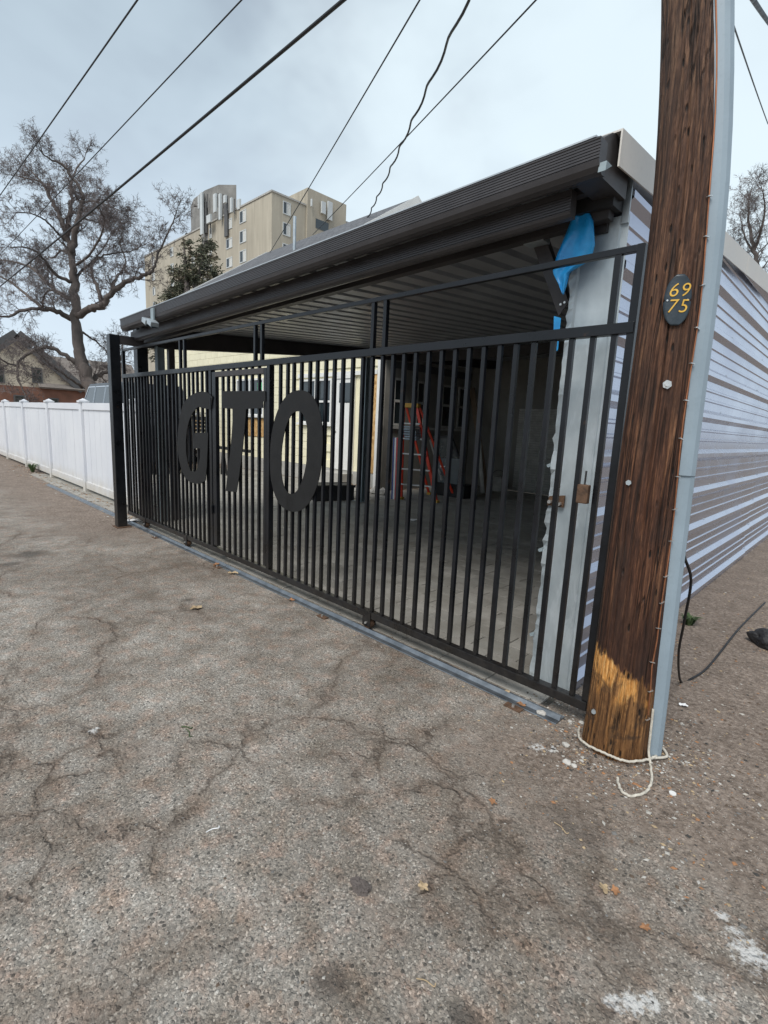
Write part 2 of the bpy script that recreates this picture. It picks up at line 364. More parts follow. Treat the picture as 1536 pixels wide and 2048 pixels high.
M['vinyl'] = vinyl_mat()
def osb_mat():
    mt, t, b = new_mat('osb_sheet'); v = t.vor(t.mul(t.pos(), (14, 14, 6)), 2.4); c = t.sep(v['Color'])
    setb(t, b, t.ramp(c[0], [(0, (.36, .20, .07)), (.5, (.55, .34, .14)), (1, (.68, .46, .21))]), .8); return mt
M['osb'] = osb_mat()
def shingle_mat():
    mt, t, b = new_mat('grey_shingle'); P = t.pos(); br = t.new('ShaderNodeTexBrick'); s = t.sep(P)
    t.put(br.inputs['Vector'], t.com(s[0], t.ma('MULTIPLY', s[2], 1.7), 0.0)); br.inputs['Scale'].default_value = 1.6
    br.inputs['Color1'].default_value = (.105, .11, .12, 1); br.inputs['Color2'].default_value = (.15, .155, .165, 1); br.inputs['Mortar'].default_value = (.06, .062, .068, 1)
    br.inputs['Mortar Size'].default_value = .02; br.offset = .5
    c = t.mix(.6, br.outputs[0], t.mix(t.noise(P, 9, 4, .65), (.65, .65, .65), (1.3, 1.3, 1.3)), 'MULTIPLY')
    setb(t, b, c, .9, 0, t.bump(t.noise(P, 30, 2), .3, .01)); return mt
M['shingle'] = shingle_mat()
def apt_mat():
    mt, t, b = new_mat('stained_precast_concrete'); P = t.pos(); s = t.sep(P)
    c = t.mix(t.mr(t.noise(P, .12, 4, .6), .3, .7), (.36, .325, .26), (.46, .42, .335))
    st = t.noise(t.mul(P, (1.3, 1.3, .06)), 1, 5, .65)
    c = t.mix(t.mr(st, .5, .72, 0, .55), c, (.26, .235, .185))
    sc_ = t.noise(t.mul(P, (.9, .9, .09)), 1.7, 3, .5); c = t.mix(t.mr(sc_, .55, .7, 0, .3), c, (.62, .58, .47))
    setb(t, b, c, .9); return mt
M['apt'] = apt_mat()
def pole_mat():
    mt, t, b = new_mat('creosoted_pole_wood'); P = t.pos(); s = t.sep(P)
    g = t.noise(t.mul(P, (60, 60, 2.2)), 1, 5, .65, .6); g2 = t.noise(t.mul(P, (170, 170, 5)), 1, 3, .6, .3)
    blot = t.noise(t.mul(P, (9, 9, 2.6)), 1, 5, .62, .5)
    c = t.ramp(g, [(.34, (.014, .007, .004)), (.45, (.055, .022, .012)), (.56, (.115, .050, .026)), (.72, (.27, .135, .068))])
    c = t.mix(t.mr(blot, .48, .70, 0, .8), c, (.030, .018, .014))
    # weathered greyer higher up
    c = t.mix(t.mr(s[2], 1.2, 3.2, 0, .55), c, t.ramp(g, [(.34, (.03, .019, .014)), (.52, (.10, .062, .042)), (.72, (.23, .155, .10))]))
    # bare wood where the dark skin has come off
    ax = t.ma('ADD', s[0], .715)
    edge = t.ma('ADD', s[2], t.ma('ADD', t.ma('MULTIPLY', t.ma('SUBTRACT', t.noise(t.mul(P, (30, 30, 5)), 1, 4, .6), .5), .22), t.ma('MULTIPLY', ax, .55)))
    low = t.mr(edge, .44, .455, 1, 0)
    lowc = t.ramp(g, [(.34, (.035, .015, .006)), (.5, (.14, .066, .024)), (.68, (.32, .165, .062))])
    c = t.mix(low, c, lowc)
    bare = t.ma('MULTIPLY', t.mr(edge, .43, .45, 1, 0), t.mr(t.ma('ADD', edge, t.ma('MULTIPLY', t.ma('SUBTRACT', t.noise(t.mul(P, (22, 22, 7)), 1, 4, .6), .5), .35)), .27, .35))
    bare = t.ma('MULTIPLY', bare, t.mr(t.ma('ADD', t.noise(t.mul(P, (16, 16, 5)), 1, 5, .65), t.ma('MULTIPLY', ax, -1.2)), .40, .50))
    c = t.mix(t.ma('MULTIPLY', bare, .92), c, t.ramp(g2, [(.3, (.26, .10, .022)), (.5, (.60, .28, .07)), (.72, (.82, .52, .22))]))
    dk = t.ma('MULTIPLY', t.mr(edge, .45, .46), t.mr(edge, .62, .95, 1, 0)); c = t.mix(t.ma('MULTIPLY', dk, .55), c, (.030, .013, .008))
    stain = t.mr(t.noise(t.mul(P, (7, 7, 9)), 1, 4, .6, .6), .56, .66); c = t.mix(t.ma('MULTIPLY', t.ma('MULTIPLY', stain, low), .75), c, (.045, .028, .018))
    ck = t.noise(t.mul(P, (17, 17, .55)), 1, 2, .5, .15); ckm = t.ma('MULTIPLY', t.mr(t.ma('ABSOLUTE', t.ma('SUBTRACT', ck, .5)), .0, .016, 1, 0), t.mr(t.noise(t.mul(P, (6, 6, 1.4)), 1, 2), .42, .55)); c = t.mix(t.ma('MULTIPLY', ckm, .93), c, (.006, .004, .003))
    c = t.mix(.55, c, t.mix(t.mr(t.noise(t.mul(P, (120, 120, 22)), 1, 3, .7), .35, .65), (.5, .47, .45), (1.5, 1.45, 1.4)), 'MULTIPLY')
    holes = t.ma('MULTIPLY', t.mr(t.vor(t.mul(P, (34, 34, 9)), 1)['Distance'], .10, .2, 1, 0), t.mr(t.noise(P, 5, 2), .45, .55)); c = t.mix(holes, c, (.008, .006, .005))
    h = t.ma('SUBTRACT', t.ma('SUBTRACT', t.ma('ADD', t.ma('MULTIPLY', g, 1.2), t.ma('MULTIPLY', g2, .7)), holes), t.ma('MULTIPLY', ckm, 1.2))
    setb(t, b, c, .72, 0, t.bump(h, .8, .012), .35); return mt
M['pole'] = pole_mat()
def galvpost_mat():
    mt, t, b = new_mat('galvanised_jamb'); P = t.pos()
    c = t.mix(t.mr(t.noise(t.mul(P, (1, 1, .5)), 6, 5, .6), .3, .7), (.40, .46, .49), (.60, .66, .68))
    dd = t.ma('ADD', t.vm('DISTANCE', t.mul(P, (1, 1, .55)), (-1.24, 2.6, 1.13 * .55)), t.ma('MULTIPLY', t.ma('SUBTRACT', t.noise(P, 14, 4, .6), .5), .1))
    c = t.mix(t.mr(dd, .02, .11, .85, 0), c, (.20, .14, .08))
    c = t.mix(t.mr(t.noise(t.mul(P, (5, 5, 1.4)), 2, 5, .6, .5), .56, .62, 0, .35), c, (.74, .80, .84))
    setb(t, b, c, .45, .35, t.bump(t.noise(P, 7, 3), .3, .02)); return mt
M['jamb'] = galvpost_mat()

# ================================================================== SETTING
g = MB(); 
g.add([(-600, -300, -.03), (300, -300, -.03), (300, 600, -.03), (-600, 600, -.03)], [(0, 1, 2, 3)])
props(g.build('ground', M['soil']), kind='structure')
g = MB(); N = 60
ys = [2.62 + .03 * math.sin(i * 1.3) for i in range(N)]
xs = [-60 + i * (80 / (N - 1)) for i in range(N)]
# the alley: one sheet, its far edge under the carport apron, the yard behind the fence and the lot on the right
g.add([(-60, -12, 0), (20, -12, 0), (20, 14, 0), (-1.10, 14, 0), (-1.10, 2.50, 0), (-60, 2.50, 0)], [(0, 1, 2, 3, 4, 5)])
props(g.build('alley_asphalt', M['asphalt']), kind='structure')
props(MB().add([(-60, 2.50, -.004), (-7.4, 2.50, -.004), (-7.4, 30, -.004), (-60, 30, -.004)], [(0, 1, 2, 3)]).build('yard_ground', M['soil']), kind='structure')

# paved floor with separate pavers
fl = thing('paved_floor', (-4, 6, 0), None, None, kind='structure')
box('bedding', simple('dark_joint_sand', (.075, .07, .06), .95, 0, .3, 20, .4, 120), fl, -14.2, -1.101, 2.501, 11.45, -.12, -.014)
pav = []
for r_ in range(49):
    y0 = 2.51 + r_ * .18
    if y0 > 11.2: break
    for c_ in range(36):
        x0 = -14.1 + c_ * .36 + (r_ % 2) * .18
        if x0 + .36 > -1.12: continue
        if y0 > 7.9 and x0 < -8.1: continue
        pav.append((x0, y0))
pav.sort(key=lambda p: math.hypot(p[0] + .9, p[1] - 2.3))
pm = MB().box(0, .354, 0, .174, -.05, 0); pme = pm.mesh(Vector(), .004); pme.materials.append(M['paver'])
for x0, y0 in pav[:290]:
    o = link('paver', pme, fl, (x0, y0, random.uniform(-.003, .002))); o.rotation_euler = (random.gauss(0, .004), random.gauss(0, .004), random.gauss(0, .004))
rest = MB()
for x0, y0 in pav[290:]:
    z = random.uniform(-.003, .002); rest.box(x0, x0 + .353, y0, y0 + .173, z - .04, z)
props(rest.build('paver_field', M['paver'], fl), kind='stuff')

# ================================================================== CARPORT
def roofz(x, y): return 2.705 + .068 * (y - 2.45) + .014 * (x + 1.06)
cp_ = thing('carport', (-4.2, 6, 0), 'long dark-trimmed metal carport with ribbed deck roof and silver siding', 'carport')
# deck panels: trapezoid profile across X, running front to back
PW = .915
x = -1.12; k = 0
while x > -7.3:
    xa = max(x - PW, -7.34); prof = []; nrib = 4; wd = (x - xa) / nrib
    for i in range(nrib):
        a = xa + i * wd; prof += [(a, 0), (a + wd * .62, 0), (a + wd * .72, .045), (a + wd * .90, .045)]
    prof.append((x, 0))
    mb = MB(); mb.strip(prof, lambda a, b, d: (a, d, roofz(a, d) + b), [2.40, 11.5])
    o = mb.build('roof_panel', M['deck'], cp_, recalc=False); solid(o, .004, 1); x = xa; k += 1
mb = MB(); mb.strip([(-8.2, 0), (-7.342, 0)], lambda a, b, d: (a, d, roofz(a, d) + b), [8.0, 11.5]); o = mb.build('roof_panel', M['deck'], cp_, recalc=False); solid(o, .03, 1)
# front gutter: fluted face over a rounded trough
def swx(prof, xa, xb, y0, zf, name, mat, close=True):
    mb = MB(); n = len(prof)
    vs = [(X, y0 + a, zf(X) + b) for X in (xa, xb) for a, b in prof]
    mb.add(vs, [(i, (i + 1) % n, n + (i + 1) % n, n + i) for i in range(n)]); mb.add(vs, [tuple(range(n - 1, -1, -1)), tuple(range(n, 2 * n))])
    return mb.build(name, mat, cp_)
zg = lambda X: .020 * (X + 1.06)
flute = []
for i in range(6):
    zt = 2.765 - i * .0125; flute += [(0, zt), (0, zt - .0085), (.004, zt - .0095), (.004, zt - .0118)]
swx([(.06, 2.775), (-.004, 2.775), (-.004, 2.768)] + flute + [(.0, 2.688), (.008, 2.664), (.026, 2.646), (.050, 2.637), (.075, 2.640), (.075, 2.775)], -7.06, -1.065, 2.335, zg, 'gutter', M['gutter'])
swx([(0, 2.777), (0, 2.784), (.13, 2.80), (.13, 2.79)], -7.07, -1.085, 2.328, zg, 'drip_edge', M['alu'])
# second fluted member: the header under the deck
fl2 = []
for i in range(6):
    zt = 2.645 - i * .0125; fl2 += [(0, zt), (0, zt - .008), (.005, zt - .009), (.005, zt - .0115)]
swx([(.06, 2.665), (0.0, 2.665), (.0, 2.648)] + fl2 + [(.0, 2.568), (.006, 2.556), (.022, 2.546), (.04, 2.542), (.06, 2.545)], -7.12, -1.245, 2.475, lambda X: .022 * (X + 1.06), 'header_beam', M['gutter'])
swx([(0, 2.56), (0, 2.70), (.06, 2.70), (.06, 2.56)], -7.3, -1.13, 2.655, lambda X: .022 * (X + 1.06), 'roof_purlin', M['beam'])
swx([(0, 2.655), (0, 2.69), (.05, 2.69), (.05, 2.655)], -1.285, -1.13, 2.545, lambda X: 0, 'corner_tube', M['beam'])
# corner box at the near end of the gutter
mb = MB(); mb.prism([(2.40, 2.64), (2.40, 2.80), (2.47, 2.845), (2.53, 2.86), (2.70, 2.80), (2.70, 2.64)], lambda a, b, d: (d, a, b), -1.20, -1.075); mb.build('corner_plate', M['beam'], cp_)
mb = MB(); mb.prism([(2.345, 2.635), (2.35, 2.675), (2.41, 2.675)], lambda a, b, d: (d, a, b), -1.068, -1.035); mb.build('gutter_end_tab', M['pipegrey'], cp_)
# rake trim on the right side
def rz(y): return 2.865 + .069 * (y - 2.5)
box('corner_shadow_fill', M['blackpl'], cp_, -1.30, -1.10, 2.62, 2.735, 2.60, 2.80)  # black filler added to stand in for the shadow in the corner recess
box('corner_strip', M['galv'], cp_, -1.10, -1.066, 2.742, 2.752, 2.55, 2.80)
for a, b in ((2.50, 5.35), (5.36, 8.3), (8.31, 11.6)):
    mb = MB(); mb.prism([(a, rz(a)), (b, rz(b)), (b, rz(b) - .155), (a, rz(a) - .155)], lambda p, q, d: (d, p, q), -1.050, -1.042)
    mb.prism([(a, rz(a)), (b, rz(b)), (b, rz(b) - .008), (a, rz(a) - .008)], lambda p, q, d: (d, p, q), -1.19, -1.050); mb.build('rake_trim', M['fascia'], cp_)
# beams
mb = MB(); mb.prism([(2.66, roofz(-7.2, 2.66) - .004), (11.4, roofz(-7.2, 11.4) - .004), (11.4, 3.03), (7.1, 2.76), (2.66, 2.37)], lambda p, q, d: (d, p, q), -7.29, -7.19); mb.build('side_beam', M['beam'], cp_)
mb = MB(); mb.prism([(2.72, roofz(-1.2, 2.72) - .004), (11.4, roofz(-1.2, 11.4) - .004), (11.4, 3.1), (2.72, 2.52)], lambda p, q, d: (d, p, q), -1.24, -1.16); mb.build('side_beam', M['beam'], cp_)
box('crossbeam', M['beam'], cp_, -7.18, -1.25, 8.0, 8.1, 2.80, 2.97)
# posts at the far left front corner
box('post', M['black'], cp_, -7.40, -7.26, 2.60, 2.74, 0, 2.62, .006)
mb = MB(); mb.prism([(-7.19, 2.80), (-7.19, 2.93), (-7.18, 2.93), (-7.18, 2.81), (-7.10, 2.81), (-7.10, 2.80)], lambda a, b, d: (a, b, d), 0, 2.40); mb.build('post', M['pipegrey'], cp_)
box('post', M['beam'], cp_, -7.21, -7.13, 2.97, 3.05, 0, 2.42, .004)
# H-post half way along the open side
mb = MB(); mb.prism([(-.07, -.06), (.07, -.06), (.07, -.045), (.008, -.045), (.008, .045), (.07, .045), (.07, .06), (-.07, .06), (-.07, .045), (-.008, .045), (-.008, -.045), (-.07, -.045)], lambda a, b, d: (-7.14 + a, 6.68 + b, d), 0, 2.76); mb.build('post', M['pipegrey'], cp_)
box('base_plate', M['pipegrey'], cp_, -7.26, -7.02, 6.56, 6.80, .001, .014)
# near right jamb: folded galvanised sheet with a ragged inner edge
rg = random.Random(3)
mb = MB(); zs = [i * .035 for i in range(int(2.60 / .035) + 1)]
vs = []
for z in zs:
    lx = -1.335 + rg.uniform(-.004, .006) + (.0 if rg.random() > .08 else -.010); vs += [(lx, 2.74 + rg.uniform(-.012, .012), z), (-1.30, 2.735, z), (-1.29, 2.745, z), (-1.105, 2.745, z), (-1.10, 2.755, z), (-1.066, 2.758, z)]
n = 6
mb.add(vs, [(i * n + j, i * n + j + 1, (i + 1) * n + j + 1, (i + 1) * n + j) for i in range(len(zs) - 1) for j in range(n - 1)])
o = mb.build('jamb', M['jamb'], cp_); solid(o, .003)
# curled tabs on the ragged edge
for z in (.30, .83, 1.33):
    mb = MB(); y = 2.74; mb.add([(-1.335, y, z), (-1.355, y - .02, z - .012), (-1.350, y - .028, z - .018), (-1.343, y - .030, z - .026), (-1.334, y - .008, z - .024)], [(0, 1, 2, 3, 4)])
    o = mb.build('torn_tab', M['pipegrey'], cp_); solid(o, .002)
mb = MB(); mb.prism([(0, 0), (.10, 0), (.10, .07), (.01, .055)], lambda a, b, d: (-1.33 + a, d, 1.085 + b), 2.722, 2.735); mb.build('latch_plate', M['rust'], cp_)
for dx, dz in ((.012, .01), (.07, .005)):
    MB().tube([(-1.32 + dx, 2.736, 1.10 + dz), (-1.32 + dx, 2.70, 1.10 + dz)], .011, 6).build('bolt', M['bright'], cp_)
# brace hanging from the header
bp = [aty(1056, 462, 2.78), aty(1088, 466, 2.78), aty(1138, 604, 2.78), aty(1118, 632, 2.78)]
mb = MB(); mb.prism([(p.x, p.z) for p in bp], lambda a, b, d: (a, d, b), 2.775, 2.783)
q = [bp[1], bp[2]]; mb.add([(q[0].x, 2.775, q[0].z), (q[1].x, 2.775, q[1].z), (q[1].x, 2.83, q[1].z), (q[0].x, 2.83, q[0].z)], [(0, 1, 2, 3)])
brc = mb.build('brace', M['beam'], cp_)
for u, v in ((1122, 609), (1130, 605)):
    p = aty(u, v, 2.775); MB().tube([(p.x, 2.776, p.z), (p.x, 2.768, p.z)], .007, 6).build('bolt', M['bright'], brc)
box('bracket', M['galv'], cp_, -1.62, -1.50, 2.70, 2.78, 2.545, 2.60)
# right wall siding
PIT = .33; SX = -1.10
ribp = [(0, 0), (0.0, .0)]
def sprof(z0, z1):
    out = []; z = z0; kk = round(z0 / PIT)
    while z < z1 - 1e-4:
        for dz, dx in ((0, 0), (.034, .038), (.066, .038), (.100, 0), (.165, 0), (.173, .010), (.185, .010), (.193, 0), (.245, 0), (.253, .010), (.265, .010), (.273, 0)):
            if z + dz < z1 + 1e-4: out.append((dx, z + dz))
        z += PIT
    out.append((0, z1)); return out
for iy, (ya, yb) in enumerate(((2.77, 7.95), (7.93, 11.55))):
    for iz, (za, zb) in enumerate(((0, .99), (.99, 1.98), (1.98, 2.97), (2.97, 3.43))):
        off = .0025 * (iz % 2) - .008 * iy
        if iz == 3 and iy == 0: ya2 = 5.4
        else: ya2 = ya
        pr_ = sprof(za, min(zb, 3.43))
        mb = MB()
        if iz == 2: # top follows the rake
            vs = []
            st = [ya2 + (yb - ya2) * i / 12 for i in range(13)]
            vs = [(SX + off + a, d, min(b, roofz(-1.1, d) + .09)) for d in st for a, b in pr_]
        else:
            st = [ya2, yb]; vs = [(SX + off + a, d, min(b, roofz(-1.1, d) + .09) if iz == 3 else b) for d in st for a, b in pr_]
        n = len(pr_); mb.add(vs, [(i * n + j, i * n + j + 1, (i + 1) * n + j + 1, (i + 1) * n + j) for i in range(len(st) - 1) for j in range(n - 1)])
        o = mb.build('siding_panel', M['siding'], cp_, recalc=False); solid(o, .002, -1)
box('wall_base_trim', M['siding'], cp_, SX - .01, SX + .028, 2.78, 11.5, .0, .035)
mb = MB(); mb.tube([(SX + .002, 0, 0), (SX + .009, 0, 0)], .008, 6, smooth=False); sm_ = mb.mesh(); sm_.materials.append(M['galv'])
for yy in (3.9, 5.5, 7.1, 8.1):
    for kz in range(9): dupm_ = link('screw', sm_, cp_, None); dupm_.location = Vector((0, yy, .10 + kz * .33)) - ORG[cp_.name]
# rear wall and flank wall of the deep bay
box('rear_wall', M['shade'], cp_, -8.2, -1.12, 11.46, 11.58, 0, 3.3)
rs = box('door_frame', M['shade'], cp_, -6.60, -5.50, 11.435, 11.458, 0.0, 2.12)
for i in range(34):
    z0 = .02 + i * .06; mb = MB().add([(-6.55, 11.425, z0), (-5.55, 11.425, z0), (-5.55, 11.400, z0 + .05), (-6.55, 11.400, z0 + .05), (-6.55, 11.43, z0 + .054), (-5.55, 11.43, z0 + .054)], [(0, 1, 2, 3), (3, 2, 5, 4)])
    mb.build('door_slat', M['whitew'], rs, recalc=False)
MB().tube([(-8.02, 8.35, 3.02), (-8.02, 11.3, 3.13)], .055, 10).build('duct', M['whitew'], cp_)
box('flank_band', M['trim'], cp_, -8.09, -8.05, 8.3, 11.4, 2.78, 2.95)

# ================================================================== SLIDING GATE
GY = 2.455
gt = thing('sliding_gate', (-4.16, GY, 0), 'long black picket sliding gate with the big steel letters G T O', 'gate')
def tubex(name, xa, xb, z0, z1, w=.05, y=GY, mat='black'): return box(name, M[mat], gt, xa, xb, y, y + w, z0, z1, .003)
tubex('bottom_rail', -7.45, -.875, .093, .143)
tubex('top_rail', -7.45, -.875, 1.962, 2.012)
tubex('upper_rail', -7.42, -.905, 2.313, 2.343, .03, GY + .01)
box('end_post', M['black'], gt, -.905, -.870, GY + .006, GY + .044, .145, 2.343, .003)
box('end_post', M['black'], gt, -7.45, -7.41, GY + .006, GY + .044, .145, 2.343, .003)
picks = [-.963 - .1015 * i for i in range(29)]
picks = [p for p in picks if p > -3.80] + [-4.035 - .1115 * i for i in range(7)] + [-5.04 - .1045 * i for i in range(23)]
pk = MB().box(-.0127, .0127, GY + .0125, GY + .038, .1435, 1.9615); pkm = pk.mesh(Vector((0, GY, 0)), .0025); pkm.materials.append(M['black'])
for p in picks:
    o = link('picket', pkm, gt, (p + random.gauss(0, .0015), GY, 0)); o.rotation_euler = (random.gauss(0, .0012), random.gauss(0, .0012), 0)
for a, b in ((-5.665, -5.635), (-5.555, -5.525), (-4.115, -4.085), (-4.005, -3.975), (-2.605, -2.575), (-2.49, -2.46), (-1.0, -.97)):
    box('stub_post', M['black'], gt, a, b, GY + .010, GY + .040, 2.0125, 2.3125, .002)
box('frame_post', M['black'], gt, -4.955, -4.905, GY, GY + .05, .1435, 1.9615, .003)
box('frame_post', M['black'], gt, -3.880, -3.835, GY, GY + .05, .1435, 1.9615, .003)
wk = box('walk_gate', M['black'], gt, -4.895, -4.82, GY + .005, GY + .045, .16, 1.945, .003)
box('stile', M['black'], wk, -3.935, -3.89, GY + .005, GY + .045, .16, 1.945, .003)
box('head_rail', M['beam'], wk, -4.82, -3.935, GY + .003, GY + .047, 1.895, 1.945, .003)
for z in (.5, 1.6): MB().tube([(-4.90, GY - .006, z), (-4.90, GY - .006, z + .09)], .010, 8).build('hinge', M['black'], wk)
for x in (-6.825, -5.574, -2.513):
    br = MB().box(x - .04, x + .04, GY - .006, GY - .001, .03, .142).box(x - .04, x + .04, GY + .051, GY + .056, .03, .142).build('roller_bracket', M['black'], gt)
    MB().tube([(x, GY + .005, .045), (x, GY + .045, .045)], .040, 16).build('roller', M['rust'], br)
    MB().tube([(x, GY - .016, .055), (x, GY - .004, .055)], .009, 6).build('roller_bolt', M['bright'], br)
G_ = [(-4.861, 1.70), (-4.90, 1.575), (-5.05, 1.585), (-5.18, 1.60), (-5.30, 1.545), (-5.39, 1.47), (-5.46, 1.36), (-5.495, 1.22), (-5.495, 1.08), (-5.455, .97), (-5.39, .90), (-5.28, .905), (-5.20, .965), (-5.165, 1.06), (-5.155, 1.165),
      (-5.31, 1.155), (-5.285, 1.325), (-4.965, 1.34), (-4.985, 1.16), (-5.005, .99), (-5.04, .835), (-5.15, .79), (-5.276, .772), (-5.42, .775), (-5.54, .815), (-5.63, .90), (-5.69, 1.02), (-5.72, 1.14), (-5.695, 1.33), (-5.64, 1.48), (-5.56, 1.61), (-5.46, 1.675), (-5.34, 1.72), (-5.22, 1.745), (-5.10, 1.758), (-4.97, 1.745)]
T_ = [(-4.655, 1.755), (-3.891, 1.745), (-3.885, 1.66), (-3.93, 1.655), (-3.925, 1.60), (-4.211, 1.588), (-4.24, 1.40), (-4.29, 1.16), (-4.34, .96), (-4.395, .79), (-4.605, .778), (-4.565, .95), (-4.52, 1.13), (-4.475, 1.36), (-4.447, 1.587), (-4.66, 1.592)]
def smooth(p, it=2):
    for _ in range(it):
        q = []
        for i in range(len(p)):
            a, b = p[i], p[(i + 1) % len(p)]; q += [(a[0] * .75 + b[0] * .25, a[1] * .75 + b[1] * .25), (a[0] * .25 + b[0] * .75, a[1] * .25 + b[1] * .75)]
        p = q
    return p
def letter(outer, inner=None):
    mb = MB(); f = lambda a, b, d: (a, d, b); y0, y1 = GY - .007, GY - .001
    if inner is None: mb.prism(outer, f, y0, y1)
    else:
        n = len(outer)
        vs = [f(*p, y) for y in (y0, y1) for p in outer] + [f(*p, y) for y in (y0, y1) for p in inner]
        fs = []
        for i in range(n):
            j = (i + 1) % n
            fs += [(i, j, 2 * n + j, 2 * n + i), (n + j, n + i, 3 * n + i, 3 * n + j), (i, n + i, n + j, j), (2 * n + i, 2 * n + j, 3 * n + j, 3 * n + i)]
        mb.add(vs, fs)
    return mb.build('letter', M['letter'], gt)
letter(G_); letter(T_)
Oo = []; Oi = []
for i in range(72):
    a = 2 * math.pi * i / 72; ca, sa = math.cos(a), math.sin(a)
    se = lambda v, e: math.copysign(abs(v) ** e, v)
    Oo.append((-3.442 + .364 * se(ca, .9) + .05 * sa, 1.243 + .502 * se(sa, .9))); Oi.append((-3.452 + .180 * se(ca, .95) + .045 * sa, 1.235 + .345 * se(sa, .92)))
letter(Oo, Oi)

# track
tk = thing('gate_track', (-4, 2.43, 0), 'worn steel angle track on the asphalt along the foot of the black gate', 'track')
def trk(xa, xb, y=2.425):
    mb = MB(); mb.prism([(-.052, .003), (-.050, .007), (-.014, .008), (0, .030), (.014, .008), (.050, .007), (.052, .003)], lambda a, b, d: (d, y + a, b), xa, xb); return mb.build('track_rail', M['track'], tk)
trk(-4.55, -.985); trk(-7.35, -4.56, 2.428); trk(-11.85, -7.36, 2.43)
for x in (-1.22, -2.9, -4.6, -6.2):
    a = MB().box(x - .05, x + .05, 2.325, 2.372, .001, .008).build('anchor_tab', M['rust'], tk, .001)
    MB().tube([(x, 2.345, .008), (x, 2.345, .022)], .009, 6).build('anchor_bolt', M['bright'], a)

# guide frame at the far end
gf = thing('gate_guide_frame', (-7.06, 2.2, 0), 'tall black square guide post at the far left end of the gate', 'guide post')
box('post', M['black'], gf, -7.125, -7.005, 2.185, 2.305, 0, 2.46, .006)
box('arm', M['beam'], gf, -7.12, -7.01, 2.306, 2.598, 2.36, 2.46, .004)
box('guide_arm', M['black'], gf, -7.4, -7.126, 2.30, 2.34, 1.955, 1.985, .003)
box('base_plate', M['rust'], gf, -7.16, -6.96, 2.16, 2.34, .001, .012)

lk = thing('padlock', (-1.01, 2.44, 1.16), 'small rusty brown padlock hanging on a picket near the right end of the gate', 'padlock')
MB().box(-1.035, -.978, 2.42, 2.452, 1.165, 1.258).build('lock_body', M['rust'], lk, .006)
MB().tube([(-1.005, 2.436, 1.255), (-1.004, 2.436, 1.325)], .005, 6).build('shackle', M['blackpl'], lk)

# floodlight under the gutter
fd = thing('floodlight', (-5.9, 2.38, 2.5), 'small twin-head floodlight fixed under the gutter near its left end', 'floodlight')
box('bracket', M['pipegrey'], fd, -6.03, -5.95, 2.315, 2.335, 2.53, 2.66, .003)
for dx, dz, ry in ((-.02, 0, .3), (.13, -.035, .5)):
    c = Vector((-5.98 + dx, 2.27, 2.515 + dz)); mb = MB(); mb.bar(c + Vector((-.05, 0, .02)), c + Vector((.05, 0, -.025)), .09, .05)
    h = mb.build('lamp_head', M['galv'], fd, .006); mb = MB(); mb.bar(c + Vector((-.042, 0, -.008)), c + Vector((.045, 0, -.052)), .07, .012); mb.build('lens', M['glass'], h)

# blue film
fpx = [(1139, 449), (1150, 428), (1171, 421), (1186, 440), (1190, 484), (1188, 512), (1139, 530), (1137, 554), (1126, 585), (1122, 564), (1105, 547), (1115, 500), (1129, 475)]
ft = thing('plastic_film', (-1.2, 2.55, 2.3), 'bright blue plastic film hanging from the header over the galvanised jamb', 'plastic film')
rr = random.Random(5); cols = 9; rows = 26
lef = [(0, 1146, 428), (.15, 1134, 462), (.4, 1113, 512), (.55, 1105, 545), (.7, 1116, 566), (1, 1125, 588)]
rig = [(0, 1178, 422), (.12, 1187, 442), (.35, 1190, 490), (.5, 1182, 520), (.62, 1140, 545), (.8, 1134, 570), (1, 1127, 590)]
def interp(tab, q):
    for (a, *p), (b, *r_) in zip(tab, tab[1:]):
        if q <= b: s_ = (q - a) / (b - a); return [p[i] + (r_[i] - p[i]) * s_ for i in range(len(p))]
    return tab[-1][1:]
vs = []
for i in range(rows + 1):
    q = i / rows; l = interp(lef, q); r_ = interp(rig, q)
    for j in range(cols + 1):
        s_ = j / cols; u = l[0] + (r_[0] - l[0]) * s_; v = l[1] + (r_[1] - l[1]) * s_
        vs.append(aty(u, v, 2.655 - .010 * math.sin(s_ * 9 + q * 3) - .012 * math.sin(s_ * 3.1) - .005 * abs(math.sin(q * 13 + s_ * 7))))
n = cols + 1; mb = MB(); mb.add(vs, [(i * n + j, i * n + j + 1, (i + 1) * n + j + 1, (i + 1) * n + j) for i in range(rows) for j in range(cols)], True)
o = mb.build('sheet', M['film'], ft); solid(o, .001)
vs = [aty(u, v, 2.73) for u, v in ((1108, 632), (1122, 636), (1116, 700), (1106, 706))]; o = MB().add(vs, [(0, 1, 2, 3)]).build('strip', M['film'], ft); solid(o, .001)

# ================================================================== UTILITY POLE
PY = 2.45
pole = thing('utility_pole', (-.71, PY, 0), 'weathered brown wooden utility pole by the right gate end with a grey conduit guard', 'utility pole')
PC = [(-.3, -.715), (0, -.712), (.5, -.715), (1.2, -.727), (1.9, -.731), (2.3, -.731), (2.76, -.757), (3.2, -.815), (3.8, -.89), (5, -1.0), (9.5, -1.2)]
PR = [(-.3, .150), (0, .147), (.5, .136), (1.2, .127), (1.9, .117), (2.3, .1105), (2.76, .103), (3.2, .096), (5, .090), (9.5, .08)]
def pc(z):
    # smooth interpolation of the bow
    ws = [(interp(PC, z + d_)[0] if z + d_ > -.3 else PC[0][1]) for d_ in (-.3, -.15, 0, .15, .3)]; return sum(ws) / 5
def prd(z): return interp(PR, z)[0]
CD = Vector((.28, -.96, 0)).normalized(); RD = Vector((.96, .28, 0)).normalized()
